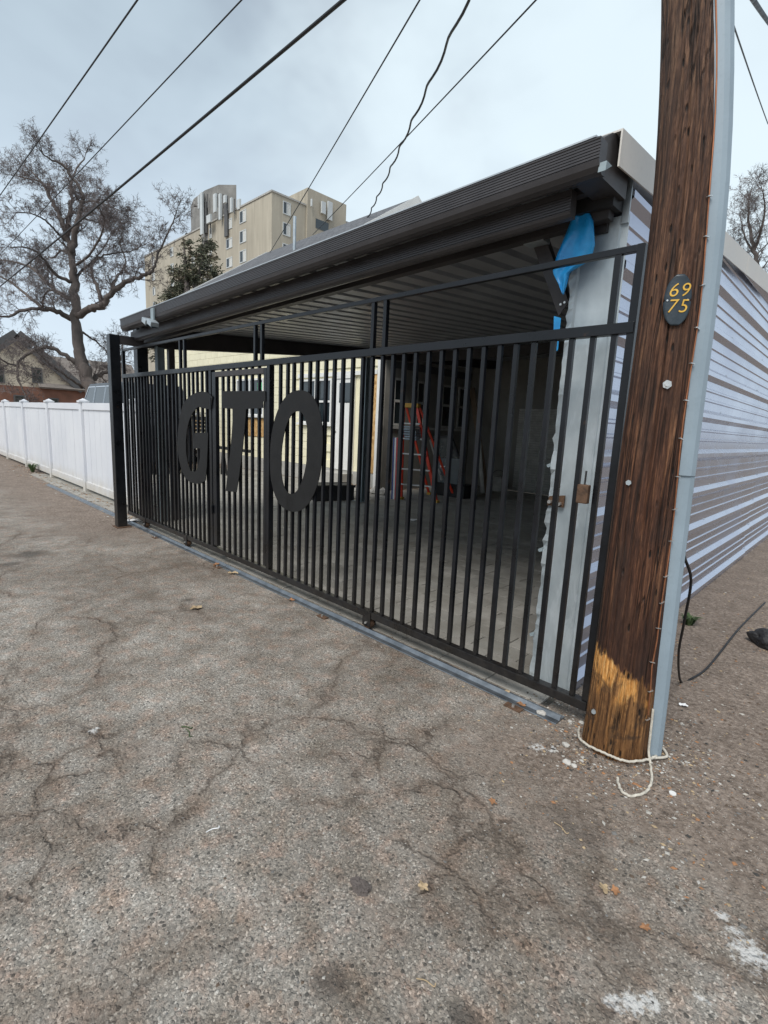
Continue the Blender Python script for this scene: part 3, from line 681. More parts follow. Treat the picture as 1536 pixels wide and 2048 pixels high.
def polept(z, ang, r_extra=0.0):
    r_ = prd(z) + r_extra; a = R(ang); d = CD * math.cos(a) + RD * math.sin(a); return Vector((pc(z), PY, z)) + d * r_
NA, mb = 240, MB()
SPL = [(2, .95, 3.4, 1.5, .012), (-14, -.3, .42, 1.1, .011), (9, -.3, .50, 1.2, .011), (-30, .3, 1.6, 1.0, .007), (30, .6, 2.2, 1.0, .008), (14, 2.2, 5.5, 1.3, .010), (-38, -.3, .3, 1.0, .008), (44, 1.2, 3.4, 1.0, .007), (-18, 1.4, 2.9, .9, .007), (36, -.3, .5, 1.0, .007)]
CANG = math.degrees(math.atan2(CD.y, CD.x))
zs = [-.25 + i * .03 for i in range(130)] + [3.65 + i * .15 for i in range(40)]
vs = []
for z in zs:
    cx = pc(z); r0 = prd(z)
    for j in range(NA):
        a = 2 * math.pi * j / NA
        nx, ny = math.cos(a), math.sin(a)
        h = mnoise.noise(Vector((nx * 9, ny * 9, z * .55))) * .6 + mnoise.noise(Vector((nx * 26, ny * 26, z * 1.2))) * .4
        crk = max(0, .10 - abs(mnoise.noise(Vector((nx * 3.6 + 5, ny * 3.6, z * .22))))) * 10
        crk2 = max(0, .06 - abs(mnoise.noise(Vector((nx * 8, ny * 8 + 3, z * .35))))) * 10
        flare = .012 * max(0, 1 - z / .5) * (.6 + .6 * mnoise.noise(Vector((nx * 2, ny * 2, 1))))
        r_ = r0 + h * .0035 - crk * .006 - crk2 * .004 + flare * .7
        dg = (math.degrees(a) - CANG + 180) % 360 - 180
        for a0, z0_, z1_, w_, dp_ in SPL:
            if z0_ - .05 < z < z1_ + .05:
                aw = a0 + 2.2 * mnoise.noise(Vector((a0, 3, z * 1.6))) + .7 * mnoise.noise(Vector((a0, 9, z * 9))); e_ = min(1, max(0, (z - z0_ + .05) / .25)) * min(1, max(0, (z1_ + .05 - z) / .25))
                r_ -= dp_ * e_ * max(0, 1 - abs(dg - aw) / (w_ * 1.6))
        vs.append((cx + nx * r_, PY + ny * r_, z))
mb.add(vs, [(i * NA + j, i * NA + (j + 1) % NA, (i + 1) * NA + (j + 1) % NA, (i + 1) * NA + j) for i in range(len(zs) - 1) for j in range(NA)], True)
mb.add(vs[-NA:], [tuple(range(NA))])
mb.build('shaft', M['pole'], pole, recalc=False)
# U-guards over the riser conduit
def guard(z0, z1, wid, name, mat):
    mb = MB(); st = [z0 + (z1 - z0) * i / 40 for i in range(41)]; vs = []
    prof = [(-.5, -.035), (-.5, .012), (-.46, .030), (-.30, .047), (0, .054), (.30, .047), (.46, .030), (.5, .012), (.5, -.035)]
    for z in st:
        c = polept(z, 97, 0); out = (CD * math.cos(R(97)) + RD * math.sin(R(97))); tan = Vector((-out.y, out.x, 0))
        for a, b in prof: vs.append(c + tan * a * wid + out * (b + .0))
    n = len(prof); mb.add(vs, [(i * n + j, i * n + j + 1, (i + 1) * n + j + 1, (i + 1) * n + j) for i in range(40) for j in range(n - 1)])
    for f_ in range(1, 40 * 8): pass
    o = mb.build(name, mat, pole, recalc=True); solid(o, .004, 1)
    for p in o.data.polygons: p.use_smooth = False
    return o
guard(0.0, 1.42, .100, 'conduit_guard', M['guard']); g2 = guard(1.345, 9.2, .116, 'conduit_guard', M['guard'])
for z in (.95, 1.75, 1.50, 2.62, .20, .55): 
    p = polept(z, 88, .030); MB().tube([p, p + CD * .008 + RD * .002], .0065, 6).build('screw', M['galv'], pole)
# ground wire stapled down the pole
wz = [3.6 - i * .12 for i in range(29)]
MB().tube([polept(z, 58 + 4 * math.sin(z * 7) - (8 if z < .6 else 0), .006) for z in wz], .0032, 5).build('ground_wire', M['copper'], pole)
stp = MB().bar((-.011, 0, 0), (.011, 0, 0), .004, .004).bar((-.011, 0, -.001), (-.011, .008, -.001), .003, .003).bar((.011, 0, -.001), (.011, .008, -.001), .003, .003).mesh(); stp.materials.append(M['bright'])
for i, z in enumerate((2.45, 2.30, 2.12, 1.95, 1.81, 1.66, 1.50, 1.34, 1.20, 1.06, .90, .78, .66, .50, .36, .22)):
    a_ = 58 + 4 * math.sin(z * 7) - (8 if z < .6 else 0); p = polept(z, a_, .010); o = link('staple', stp, pole, p)
    o.rotation_euler = (0, random.uniform(-.4, .4), math.atan2(RD.y, RD.x) + R(a_ * .9))
p = polept(1.72, 12, .002); n_ = CD * math.cos(R(12)) + RD * math.sin(R(12))
MB().tube([p, p + n_ * .006], .0185, 6, smooth=False).tube([p + n_ * .006, p + n_ * .014], .010, 6, smooth=False).build('washer', M['bright'], pole)
p = polept(1.30, -35, .002); MB().tube([p, p + CD * .012], .012, 6).build('bolt', M['galv'], pole)
p = polept(.19, -48, .002); MB().tube([p, p + CD * .012], .011, 6).build('bolt', M['galv'], pole)
# number plate wrapped on the shaft
pl_c, pl_a = 2.052, 11.0
def plp(du, dz, ex): return polept(pl_c + dz, pl_a + math.degrees(du / .121), ex)
out = []
for i in range(64):
    a = 2 * math.pi * i / 64; x_ = .0500 * math.copysign(abs(math.cos(a)) ** .8, math.cos(a)); z_ = .098 * math.copysign(abs(math.sin(a)) ** .95, math.sin(a))
    if abs(z_) < .006: x_ *= .86
    out.append((x_, z_))
mb = MB(); cols, rows = 10, 28; vs = []
def halfw(z_):
    q = max(0, 1 - (abs(z_) / .100) ** 2.2); w_ = .0495 * q ** .5
    return max(.012, w_ if abs(z_) > .004 else w_ - .006)
for i in range(rows + 1):
    z_ = -.0985 + .197 * i / rows; w_ = halfw(z_)
    for j in range(cols + 1): vs.append(plp(-w_ + 2 * w_ * j / cols, z_, .009))
n = cols + 1; mb.add(vs, [(i * n + j, i * n + j + 1, (i + 1) * n + j + 1, (i + 1) * n + j) for i in range(rows) for j in range(cols)], True)
plate = mb.build('number_plate', M['plate'], pole, recalc=False); solid(plate, .003, 1)
for ch, du, dz in (('6', -.0195, .036), ('9', .0195, .036), ('7', -.0195, -.026), ('5', .0195, -.026)):
    fc = bpy.data.curves.new('numeral', 'FONT'); fc.body = ch; fc.size = .074; fc.extrude = .0012; fc.align_x = 'CENTER'; fc.align_y = 'CENTER'; fc.shear = .18; fc.space_character = 1; fc.materials.append(M['gold']); fc.offset = -.0006
    to = bpy.data.objects.new('numeral', fc); COL.objects.link(to); bpy.context.view_layer.update()
    nm = bpy.data.meshes.new_from_object(to); bpy.data.objects.remove(to); bpy.data.curves.remove(fc)
    o = bpy.data.objects.new('numeral', nm); COL.objects.link(o); o.parent = plate
    a_ = R(pl_a + math.degrees(du / .121)); nv = CD * math.cos(a_) + RD * math.sin(a_); xv = Vector((-nv.y, nv.x, 0)); 
    if xv.dot(RD) < 0: xv = -xv
    zv = Vector((0, 0, 1)); mm = Matrix((xv, zv, nv)).transposed().to_4x4(); mm.translation = plp(du, dz, .0135) - ORG[plate.name]; o.matrix_local = mm
for du in (-.036, .036): p = plp(du, 0.0, .011); MB().tube([p, p + CD * .004], .004, 6).build('plate_nail', M['bright'], plate)

# rope round the foot of the pole
rp = []
for a_ in range(-100, 101, 8): p = polept(.0, a_, .028 + .006 * math.sin(a_ * .09)); p.z = .022 + .012 * math.cos(R(a_ * 1.3)); rp.append(p)
e = [atz(u, v, .008) for u, v in ((1300, 1526), (1303, 1545), (1302, 1568), (1290, 1584), (1268, 1592), (1248, 1586), (1238, 1572), (1235, 1556))]
rope = thing('rope', (-.6, 2.25, 0), 'off-white rope tied round the foot of the wooden pole with a loose looped end', 'rope')
def catm(pts, k=6):
    pts = [Vector(p) for p in pts]; out = []
    for i in range(len(pts) - 1):
        a, b, c, d_ = pts[max(i - 1, 0)], pts[i], pts[i + 1], pts[min(i + 2, len(pts) - 1)]
        for j in range(k):
            q = j / k; out.append(.5 * ((2 * b) + (c - a) * q + (2 * a - 5 * b + 4 * c - d_) * q * q + (3 * b - a - 3 * c + d_) * q ** 3))
    return out + [pts[-1]]
jit = lambda L_: [p + Vector((random.gauss(0, .0013), random.gauss(0, .0013), random.gauss(0, .0012))) for p in L_]
MB().tube(jit(catm(rp, 3)), .0062, 6).build('loop', M['rope'], rope)
MB().tube(jit(catm(e)), .0060, 6).build('loose_end', M['rope'], rope)
MB().tube(catm([atz(1301, 1527, .012), polept(.05, 66, .012), polept(.14, 66, .010), polept(.26, 67, .008)]), .006, 6).build('riser', M['rope'], rope)
q_ = [polept(.02, 66, .02), polept(.012, 90, .075), polept(.012, 104, .075), polept(.012, 118, .065)]
MB().tube(catm(q_), .0065, 6).build('guard_loop', M['rope'], rope)
# black cable dropping from the guard and trailing over the dirt
cb = [polept(z, 112, .062) for z in (1.40, 1.2, 1.0)] + [aty(1382, 1160, 2.72), aty(1368, 1245, 2.9), aty(1357, 1310, 3.1)] + [atz(u, v, .008) for u, v in ((1362, 1364), (1385, 1356), (1412, 1338), (1440, 1305), (1480, 1255), (1530, 1205))]
props(MB().tube(catm(cb), .007, 6).build('cable', M['cable']), 'thin black cable behind the grey conduit guard trailing over the dirt', 'cable')

# ================================================================== OVERHEAD WIRES
def wire(name, pts, r_, label, mat='cable'):
    props(MB().tube(pts, r_, 5).build(name, M[mat]), label, 'wire', 'overhead wires above the alley')
def sagline(a, b, n=24, sag=.25):
    a, b = Vector(a), Vector(b); return [a.lerp(b, i / n) - Vector((0, 0, sag * 4 * (i / n) * (1 - i / n))) for i in range(n + 1)]
wire('power_line', [Vector((X, 3.02, 6.93 - .016 * (X + 8) + .00018 * (X + 8) ** 2)) for X in range(14, -62, -3)], .012, 'leftmost thin overhead wire crossing the upper left corner of the sky')
wire('power_line', [Vector((X, 4.0, 7.0 - .004 * (X + 7) + .00018 * (X + 8) ** 2)) for X in range(14, -62, -3)], .010, 'second overhead wire from the left, thin, running above the bare tree')
wire('power_line', [Vector((X, 4.9, 7.0 - .000 * (X + 7) + .00018 * (X + 8) ** 2)) for X in range(14, -62, -3)], .026, 'thickest overhead cable, third from the left, passing in front of the bare tree')
def two(p1, k1, p2, k2, n=30, sag=.1, ext=1.0):
    a, b = atk(*p1, k1), atk(*p2, k2); a = a + (a - b) * ext; return sagline(a, b, n, sag)
wire('service_wire', two((835, 0), 6.0, (540, 505), 17.5, ext=.5, sag=.05), .011, 'straight service wire meeting the grey shingle roof left of its vent pipe')
pts = two((933, -4), 6.0, (735, 436), 17.0, ext=.5, sag=.05, n=90)
wire('service_wire', [p + Vector((.035 * math.sin(i * .9), 0, .03 * math.cos(i * .9))) for i, p in enumerate(pts)], .019, 'wavy twisted black service cable dropping to the grey shingle roof')
wire('service_wire', two((1065, 0), 6.2, (625, 470), 18.5, ext=.5, sag=.05), .011, 'thin service wire crossing over the wavy black cable')
wire('service_wire', two((1452, 0), 4.4, (1536, 248), 9.5, ext=.3, sag=.02), .008, 'thin wire to the right of the wooden pole')
wire('service_wire', two((1508, 0), 4.0, (1556, 70), 6.0, ext=.3, sag=.01), .018, 'thick cable cutting the top right corner of the sky')

# ================================================================== WHITE FENCE
fn = thing('vinyl_fence', (-14, 2.75, 0), 'white vinyl privacy fence with capped posts running left from the gate', 'fence')
FX = [-8.10 - 2.53 * i for i in range(9)]
for i, x in enumerate(FX):
    p = box('post', M['vinyl'], fn, x - .065, x + .065, 2.75, 2.88, 0, 1.655, .004)
    mb = MB().box(x - .085, x + .085, 2.73, 2.90, 1.655, 1.69); mb.add([(x - .07, 2.745, 1.69), (x + .07, 2.745, 1.69), (x + .07, 2.885, 1.69), (x - .07, 2.885, 1.69), (x, 2.815, 1.735)], [(0, 1, 4), (1, 2, 4), (2, 3, 4), (3, 0, 4)])
    mb.build('post_cap', M['vinyl'], p)
for xa, xb in [(-7.5, -8.035)] + [(FX[i] - .065, FX[i + 1] + .065) for i in range(8)]:
    sag = random.uniform(-.006, .01)
    box('top_rail', M['vinyl'], fn, xb, xa, 2.775, 2.855, 1.53 + sag, 1.65 + sag, .004)
    box('bottom_rail', M['vinyl'], fn, xb, xa, 2.775, 2.855, .06, .19, .004)
    n = max(1, round((xa - xb) / .29)); wd = (xa - xb) / n
    for k in range(n):
        a = xb + k * wd; box('board', M['vinyl'], fn, a + .003, a + wd - .003, 2.797 + random.uniform(0, .002), 2.833, .19, 1.53)

# ================================================================== HOUSE BEYOND THE CARPORT
hs = thing('block_house', (-14, 10, 0), 'cream painted block house with white door, grey shingle gable roof behind the carport', 'house')
WY = 8.0
props(box('wall', M['cream'], hs, -20.3, -8.1, WY + .03, 17.8, .38, 4.45), None)
box('foundation', M['concrete'], hs, -20.3, -8.12, WY - .02, WY + .028, 0, .379)
openings = [(-14.25, -12.75, 1.55, 2.66), (-14.25, -12.75, .98, 1.5), (-11.0, -9.68, 1.42, 2.60), (-9.66, -8.90, .36, 2.62), (-8.55, -8.1, .36, 2.62)]
blk = MB().box(0, .392, 0, .03, 0, .194).mesh(Vector(), .003); blk.materials.append(M['cream'])
cnt = 0; bl = []
for r_ in range(20):
    for c_ in range(32):
        x0 = -8.5 - c_ * .4 - (r_ % 2) * .2 + (0); z0 = .385 + r_ * .2
        if x0 < -20.3 or x0 + .392 > -8.1 or z0 + .2 > 4.45: continue
        if any(x0 + .39 > a + .02 and x0 < b - .02 and z0 + .19 > c + .02 and z0 < d_ - .02 for a, b, c, d_ in openings): continue
        bl.append((x0, z0))
bl.sort(key=lambda p: abs(p[1] - 2.2) * 2 + abs(p[0] + 11) * .5)
wl_ = [o for o in COL.objects if o.name.startswith('wall') and o.parent == hs][0]
for x0, z0 in bl[:290]: link('block', blk, wl_, (x0, WY + random.uniform(-.002, .001), z0))
if bl[290:]:
    mb = MB()
    for x0, z0 in bl[290:]: mb.box(x0, x0 + .392, WY, WY + .03, z0, z0 + .194)
    props(mb.build('block_courses', M['cream'], wl_), kind='stuff')
def win(par, x0, x1, z0, z1, y, sashes=2, name='window', mat='white', cols=1):
    f = MB(); t_ = .05
    f.box(x0, x1, y - .05, y + .02, z1 - t_, z1).box(x0, x1, y - .05, y + .02, z0, z0 + t_).box(x0, x0 + t_, y - .05, y + .02, z0 + t_, z1 - t_).box(x1 - t_, x1, y - .05, y + .02, z0 + t_, z1 - t_)
    w_ = f.build(name, M[mat], par)
    for c in range(cols):
        a = x0 + t_ + (x1 - x0 - 2 * t_) * c / cols; b = x0 + t_ + (x1 - x0 - 2 * t_) * (c + 1) / cols
        if c: box('mullion', M[mat], w_, a - .03, a + .03, y - .048, y + .02, z0 + t_, z1 - t_)
        zm = (z0 + z1) / 2
        if sashes == 2: box('meeting_rail', M[mat], w_, a, b, y - .03, y + .02, zm - .025, zm + .025)
    box('pane', M['glass'], w_, x0 + t_, x1 - t_, y - .004, y + .004, z0 + t_, z1 - t_)
    box('sill', M['white'], w_, x0 - .05, x1 + .05, y - .09, y - .052, z0 - .05, z0 + .01)
    return w_
w1 = win(hs, -14.25, -12.75, 1.60, 2.66, WY - .0, 2, cols=2)
box('sticker', M['green'], w1, -13.12, -12.84, WY - .008, WY - .005, 2.34, 2.54)
box('panel', M['osb'], hs, -14.25, -12.75, WY - .02, WY - .004, 1.0, 1.52)
win(hs, -11.02, -10.32, 1.46, 2.56, WY, 2); win(hs, -10.28, -9.70, 1.46, 2.56, WY, 2)
dr = MB().box(-9.66, -9.60, WY - .05, WY + .02, .38, 2.60).box(-8.96, -8.90, WY - .05, WY + .02, .38, 2.60).box(-9.60, -8.96, WY - .05, WY + .02, 2.54, 2.60).build('door_frame', M['white'], hs)
dd = box('door', M['white'], hs, -9.59, -8.97, WY - .03, WY + .01, .385, 2.535)
box('door_pane', M['glass'], dd, -9.42, -9.02, WY - .035, WY - .031, 1.98, 2.44); box('sill_step', M['concrete'], hs, -9.75, -8.85, WY - .35, WY - .021, .0, .33, .01)
MB().tube([(-9.52, WY - .05, 1.30), (-9.52, WY - .031, 1.30)], .03, 8).build('door_knob', M['bright'], dd)
box('head_trim', M['white'], hs, -11.1, -8.15, WY - .035, WY - .002, 2.605, 2.70)
box('panel', M['osb'], hs, -8.58, -8.14, WY - .02, WY - .004, .40, 2.60)
# flank wall facing the carport bay
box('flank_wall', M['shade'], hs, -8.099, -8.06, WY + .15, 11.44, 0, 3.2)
for a, b in ((8.40, 8.72), (9.20, 9.52), (10.16, 10.58), (10.86, 11.2)):
    f = MB(); X = -8.06
    f.box(X, X + .035, a, b, 2.52, 2.57).box(X, X + .035, a, b, 1.50, 1.55).box(X, X + .035, a, a + .05, 1.55, 2.52).box(X, X + .035, b - .05, b, 1.55, 2.52).box(X, X + .03, a + .05, b - .05, 2.03, 2.09)
    w_ = f.build('window', M['whitew'], hs); box('pane', M['glass'], w_, X + .002, X + .01, a + .05, b - .05, 1.55, 2.52)
box('sill', M['whitew'], hs, -8.058, -8.01, 8.35, 11.3, 1.43, 1.49)
# jagged corner board
mb = MB(); rg = random.Random(9); L_ = []; 
zz = [i * .1 for i in range(31)]
left = [(-8.13 + rg.uniform(-.006, .006), z) for z in zz]; right_ = [(-8.02 + rg.uniform(-.008, .008) + (.05 if 1.55 < z < 1.65 else 0) - max(0, z - 2.2) * .04, z) for z in zz]
mb.prism(left + right_[::-1], lambda a, b, d: (a, d, b), WY - .045, WY - .022); mb.build('corner_board', M['white'], hs)
# roof
rx0, rx1 = -20.6, -11.8; ev, rdg, yr = 5.15, 8.76, 13.0
mb = MB()
mb.prism([(7.6, ev - .1), (7.6, ev), (yr, rdg), (18.4, ev), (18.4, ev - .1), (yr, rdg - .12)], lambda a, b, d: (d, a, b), rx0, rx1)
rf = mb.build('roof', M['shingle'], hs)
mb = MB()
for x in (rx0 - .04, rx1 + .001):
    mb.prism([(7.55, ev - .22), (7.55, ev + .02), (yr, rdg + .03), (18.45, ev + .02), (18.45, ev - .22), (yr, rdg - .24)], lambda a, b, d: (d, a, b), x, x + .04)
    mb.build('gable_trim', M['white'], rf); mb = MB()
mb = MB(); mb.prism([(8.1, 4.45), (17.8, 4.45), (17.8, 5.0), (yr, 8.45), (8.1, 5.3)], lambda a, b, d: (d, a, b), -20.2, -12.0); mb.build('gable_wall', M['cream'], hs)
p = aty(589, 470, 10.8); MB().tube([(p.x, 10.8, 6.9), (p.x, 10.8, 8.35)], .055, 10).build('vent_pipe', M['galv'], rf)
box('annex_roof', M['shingle'], hs, -11.75, -8.0, 7.95, 14, 4.46, 4.56)
# downpipe and meter at the left end of the wall
MB().tube([(-19.7, 7.93, .4), (-19.7, 7.93, 4.2)], .05, 8).build('downpipe', M['whitew'], hs)

# ================================================================== THINGS UNDER THE ROOF
ld = thing('stepladder', (-6.95, 7.8, 0), 'orange fibreglass stepladder with yellow top standing under the carport', 'ladder')
tl, tr = aty(797, 806, 7.95), aty(821, 808, 7.95); bl_, br_ = Vector((-6.93, 7.62, 0)), Vector((-6.25, 7.95, 0))
tl.z = tr.z = 1.95
tl = Vector((-7.30, 7.95, 1.93)); tr = Vector((-7.02, 8.05, 1.93))
MB().bar(bl_, tl, .07, .03, (0, 1, 0)).build('rail', M['orange'], ld); MB().bar(br_, tr, .07, .03, (0, 1, 0)).build('rail', M['orange'], ld)
bb1, bb2 = Vector((-7.1, 8.75, 0)), Vector((-6.55, 8.95, 0))
MB().bar(bb1, tl + Vector((0, .08, 0)), .05, .025, (0, 1, 0)).build('rear_rail', M['orange'], ld); MB().bar(bb2, tr + Vector((0, .08, 0)), .05, .025, (0, 1, 0)).build('rear_rail', M['orange'], ld)
for i in range(1, 6):
    q = i / 6.2; MB().bar(bl_.lerp(tl, q), br_.lerp(tr, q), .09, .028).build('step', M['alu'], ld)
mb = MB(); mb.bar(tl + Vector((-.04, .03, .0)), tr + Vector((.04, .05, .0)), .18, .09); mb.build('top_cap', M['yellow'], ld, .01)
for p in (bl_, br_, bb1, bb2): MB().box(p.x - .045, p.x + .045, p.y - .04, p.y + .04, 0.001, .05).build('foot', M['yellow'], ld)
cl = thing('drop_cloth', (-6.9, 7.85, 1.2), 'folded grey-blue striped cloth draped over a middle step of the orange ladder', 'cloth')
for i in range(6):
    z = 1.22 + i * .05; c = bl_.lerp(tl, z / 1.93).lerp(br_.lerp(tr, z / 1.93), .5)
    box('fold', simple('striped_cloth', (.32, .38, .43), .9, 0, .3, 8, .2, 60) if i == 0 else bpy.data.materials['striped_cloth'], cl, c.x - .17, c.x + .17, c.y - .10 + .01 * (i % 2), c.y + .08, z, z + .036, .006)
bd = thing('board', (-7.25, 7.45, 0), 'red, white and blue striped board leaning on the left side of the orange ladder', 'board')
a_, b_ = Vector((-7.02, 7.45, 0)), Vector((-7.33, 7.75, 1.25))
for i, mt_ in enumerate((simple('blue_paint', (.03, .06, .22), .5), M['white'], simple('red_paint', (.55, .04, .03), .5))):
    o_ = Vector((.045 * i, 0, 0)); MB().bar(a_ + o_, b_ + o_ + Vector((.0, 0, .0)), .044, .02, (0, 1, 0)).build('stripe', mt_, bd)
cdn = thing('car_door', (-6.6, 9.1, 0), 'grey car door with window frame and chrome handle leaning in the dark bay', 'car door')
dp = [(864, 876), (901, 873), (918, 918), (925, 920), (927, 970), (880, 972), (872, 930)]
P3 = [aty(u, v, 9.0) for u, v in dp]
mb = MB(); lo = [P3[2], P3[3], P3[4], P3[5], P3[6], aty(872, 916, 9.0)]; mb.prism([(p.x, p.z) for p in lo], lambda a, b, d: (a, d, b), 8.97, 9.07); mb.build('skin', M['cardoor'], cdn, .01)
mb = MB(); 
for a, b in ((lo[5], P3[0]), (P3[0], P3[1]), (P3[1], P3[2])): mb.bar(Vector((a.x, 9.02, a.z)), Vector((b.x, 9.02, b.z)), .05, .045, (0, 1, 0))
fr_ = mb.build('window_frame', M['blackpl'], cdn)
mb = MB(); mb.prism([(p.x, p.z) for p in (lo[5], P3[0], P3[1], P3[2])], lambda a, b, d: (a, d, b), 9.015, 9.022); mb.build('pane', M['glass'], cdn)
p = aty(882, 933, 8.96); MB().box(p.x - .02, p.x + .13, 8.945, 8.969, p.z - .015, p.z + .015).build('handle', M['chrome'], cdn, .004)
box('stand', M['blackpl'], cdn, P3[5].x - .05, P3[4].x + .1, 8.9, 9.3, 0.001, max(.05, P3[4].z - .005))
for nm, (u0, v0, y0), (u1, v1, y1), w_, mt_, lb in (('plank', (944, 778, 11.2), (972, 984, 10.3), .16, 'wood', 'long brown board leaning against the back wall beside the car door'),
        ('plank', (952, 800, 11.2), (966, 980, 10.1), .10, 'whitew', 'pale narrow board leaning next to the long brown board'),
        ('plank', (860, 880, 9.5), (884, 960, 8.8), .05, 'alu', 'thin metal strip leaning at the left edge of the car door')):
    a, b = aty(u0, v0, y0), aty(u1, v1, y1); b.z = 0.012 if nm == 'plank' and v1 > 970 else b.z
    props(MB().bar(b, a, w_, .03, (0, 1, 0)).build(nm, M[mt_], None, .003), lb, 'board')
bkt = thing('bucket', (-6.75, 11.0, 0), 'pale grey bucket on the floor by the back wall of the carport', 'bucket')
mb = MB(); mb.tube([(-6.72, 11.0, .002), (-6.72, 11.0, .36)], [.15, .19], 18).build('pail', M['whitew'], bkt); MB().tube([Vector((-6.72, 11, .36)) + Vector((.19 * math.cos(a), 0, .16 * math.sin(a))) for a in [i * math.pi / 10 for i in range(11)]], .006, 5).build('bail', M['blackpl'], bkt)
tc = box('floor_crate', M['blackpl'], None, -7.62, -7.2, 5.95, 6.5, .001, .36, .015); props(tc, None)
bpy.data.objects.remove(tc)
bx = thing('crate', (-7.9, 6.4, 0), 'low black plastic planter box on the pavers by the grey H-post', 'box')
pa, pb = atz(630, 1003), atz(708, 1001); dv = (pb - pa).normalized(); nv_ = Vector((-dv.y, dv.x, 0))
mb = MB(); f_ = lambda a, b, d: pa + dv * a + nv_ * b + Vector((0, 0, d)); ln = (pb - pa).length
mb.prism([(0, 0), (ln, 0), (ln, .45), (0, .45)], f_, .001, .30); mb.build('body', M['blackpl'], bx, .012)
mb = MB(); mb.prism([(-.02, -.02), (ln + .02, -.02), (ln + .02, 0), (-.02, 0)], f_, .26, .31); mb.prism([(-.02, .45), (ln + .02, .45), (ln + .02, .47), (-.02, .47)], f_, .26, .31); mb.build('rim', M['blackpl'], bx)
rg = random.Random(4)
for i, (x, y) in enumerate(((-8.4, 7.75), (-8.25, 7.6), (-8.0, 7.8), (-7.8, 7.7), (-8.5, 7.6), (-7.6, 7.75))):
    bm_ = bmesh.new(); bmesh.ops.create_icosphere(bm_, subdivisions=1, radius=.09 + .04 * rg.random())
    for v in bm_.verts: v.co = Vector((v.co.x * rg.uniform(.8, 1.5), v.co.y * rg.uniform(.7, 1.2), v.co.z * rg.uniform(.5, 1.1)))
    me = bpy.data.meshes.new('rubble'); bm_.to_mesh(me); bm_.free(); me.materials.append(M['stone'] if i % 2 else M['wood'])
    o = link('broken_stone', me, None, (x, y, .055)); props(o, ('brown', 'pale grey')[i % 2 == 0] + ' broken lump ' + ('at the left of the rubble row, set back', 'second from the left in the rubble row', 'under the white corner board', 'right of the white corner board', 'in front at the left end of the rubble row', 'at the right end of the rubble row')[i], 'rubble', 'rubble below the board panel')
o = MB().add([(-5.33, 6.0, .004), (-5.15, 5.98, .008), (-5.12, 6.10, .03), (-5.30, 6.13, .006)], [(0, 1, 2, 3)]).build('paper_scrap', M['paper']); solid(o, .001); props(o, 'small white paper scrap lying on the pavers inside the carport', 'paper')
# trailer tongue and stand seen between the letters G and T
th = thing('tow_bar', (-13, 6.5, 0), 'black tow bar on a small stand on the pavers between the letters G and T', 'tow bar')
MB().bar(atk(424, 893, 13.4), atk(500, 903, 12.6), .07, .07).build('bar', M['blackpl'], th)
a = atk(446, 897, 13.2); MB().bar(a, Vector((a.x - .1, a.y, 0.0)), .04, .04).bar(a, Vector((a.x + .2, a.y, 0.0)), .04, .04).build('stand', M['blackpl'], th)

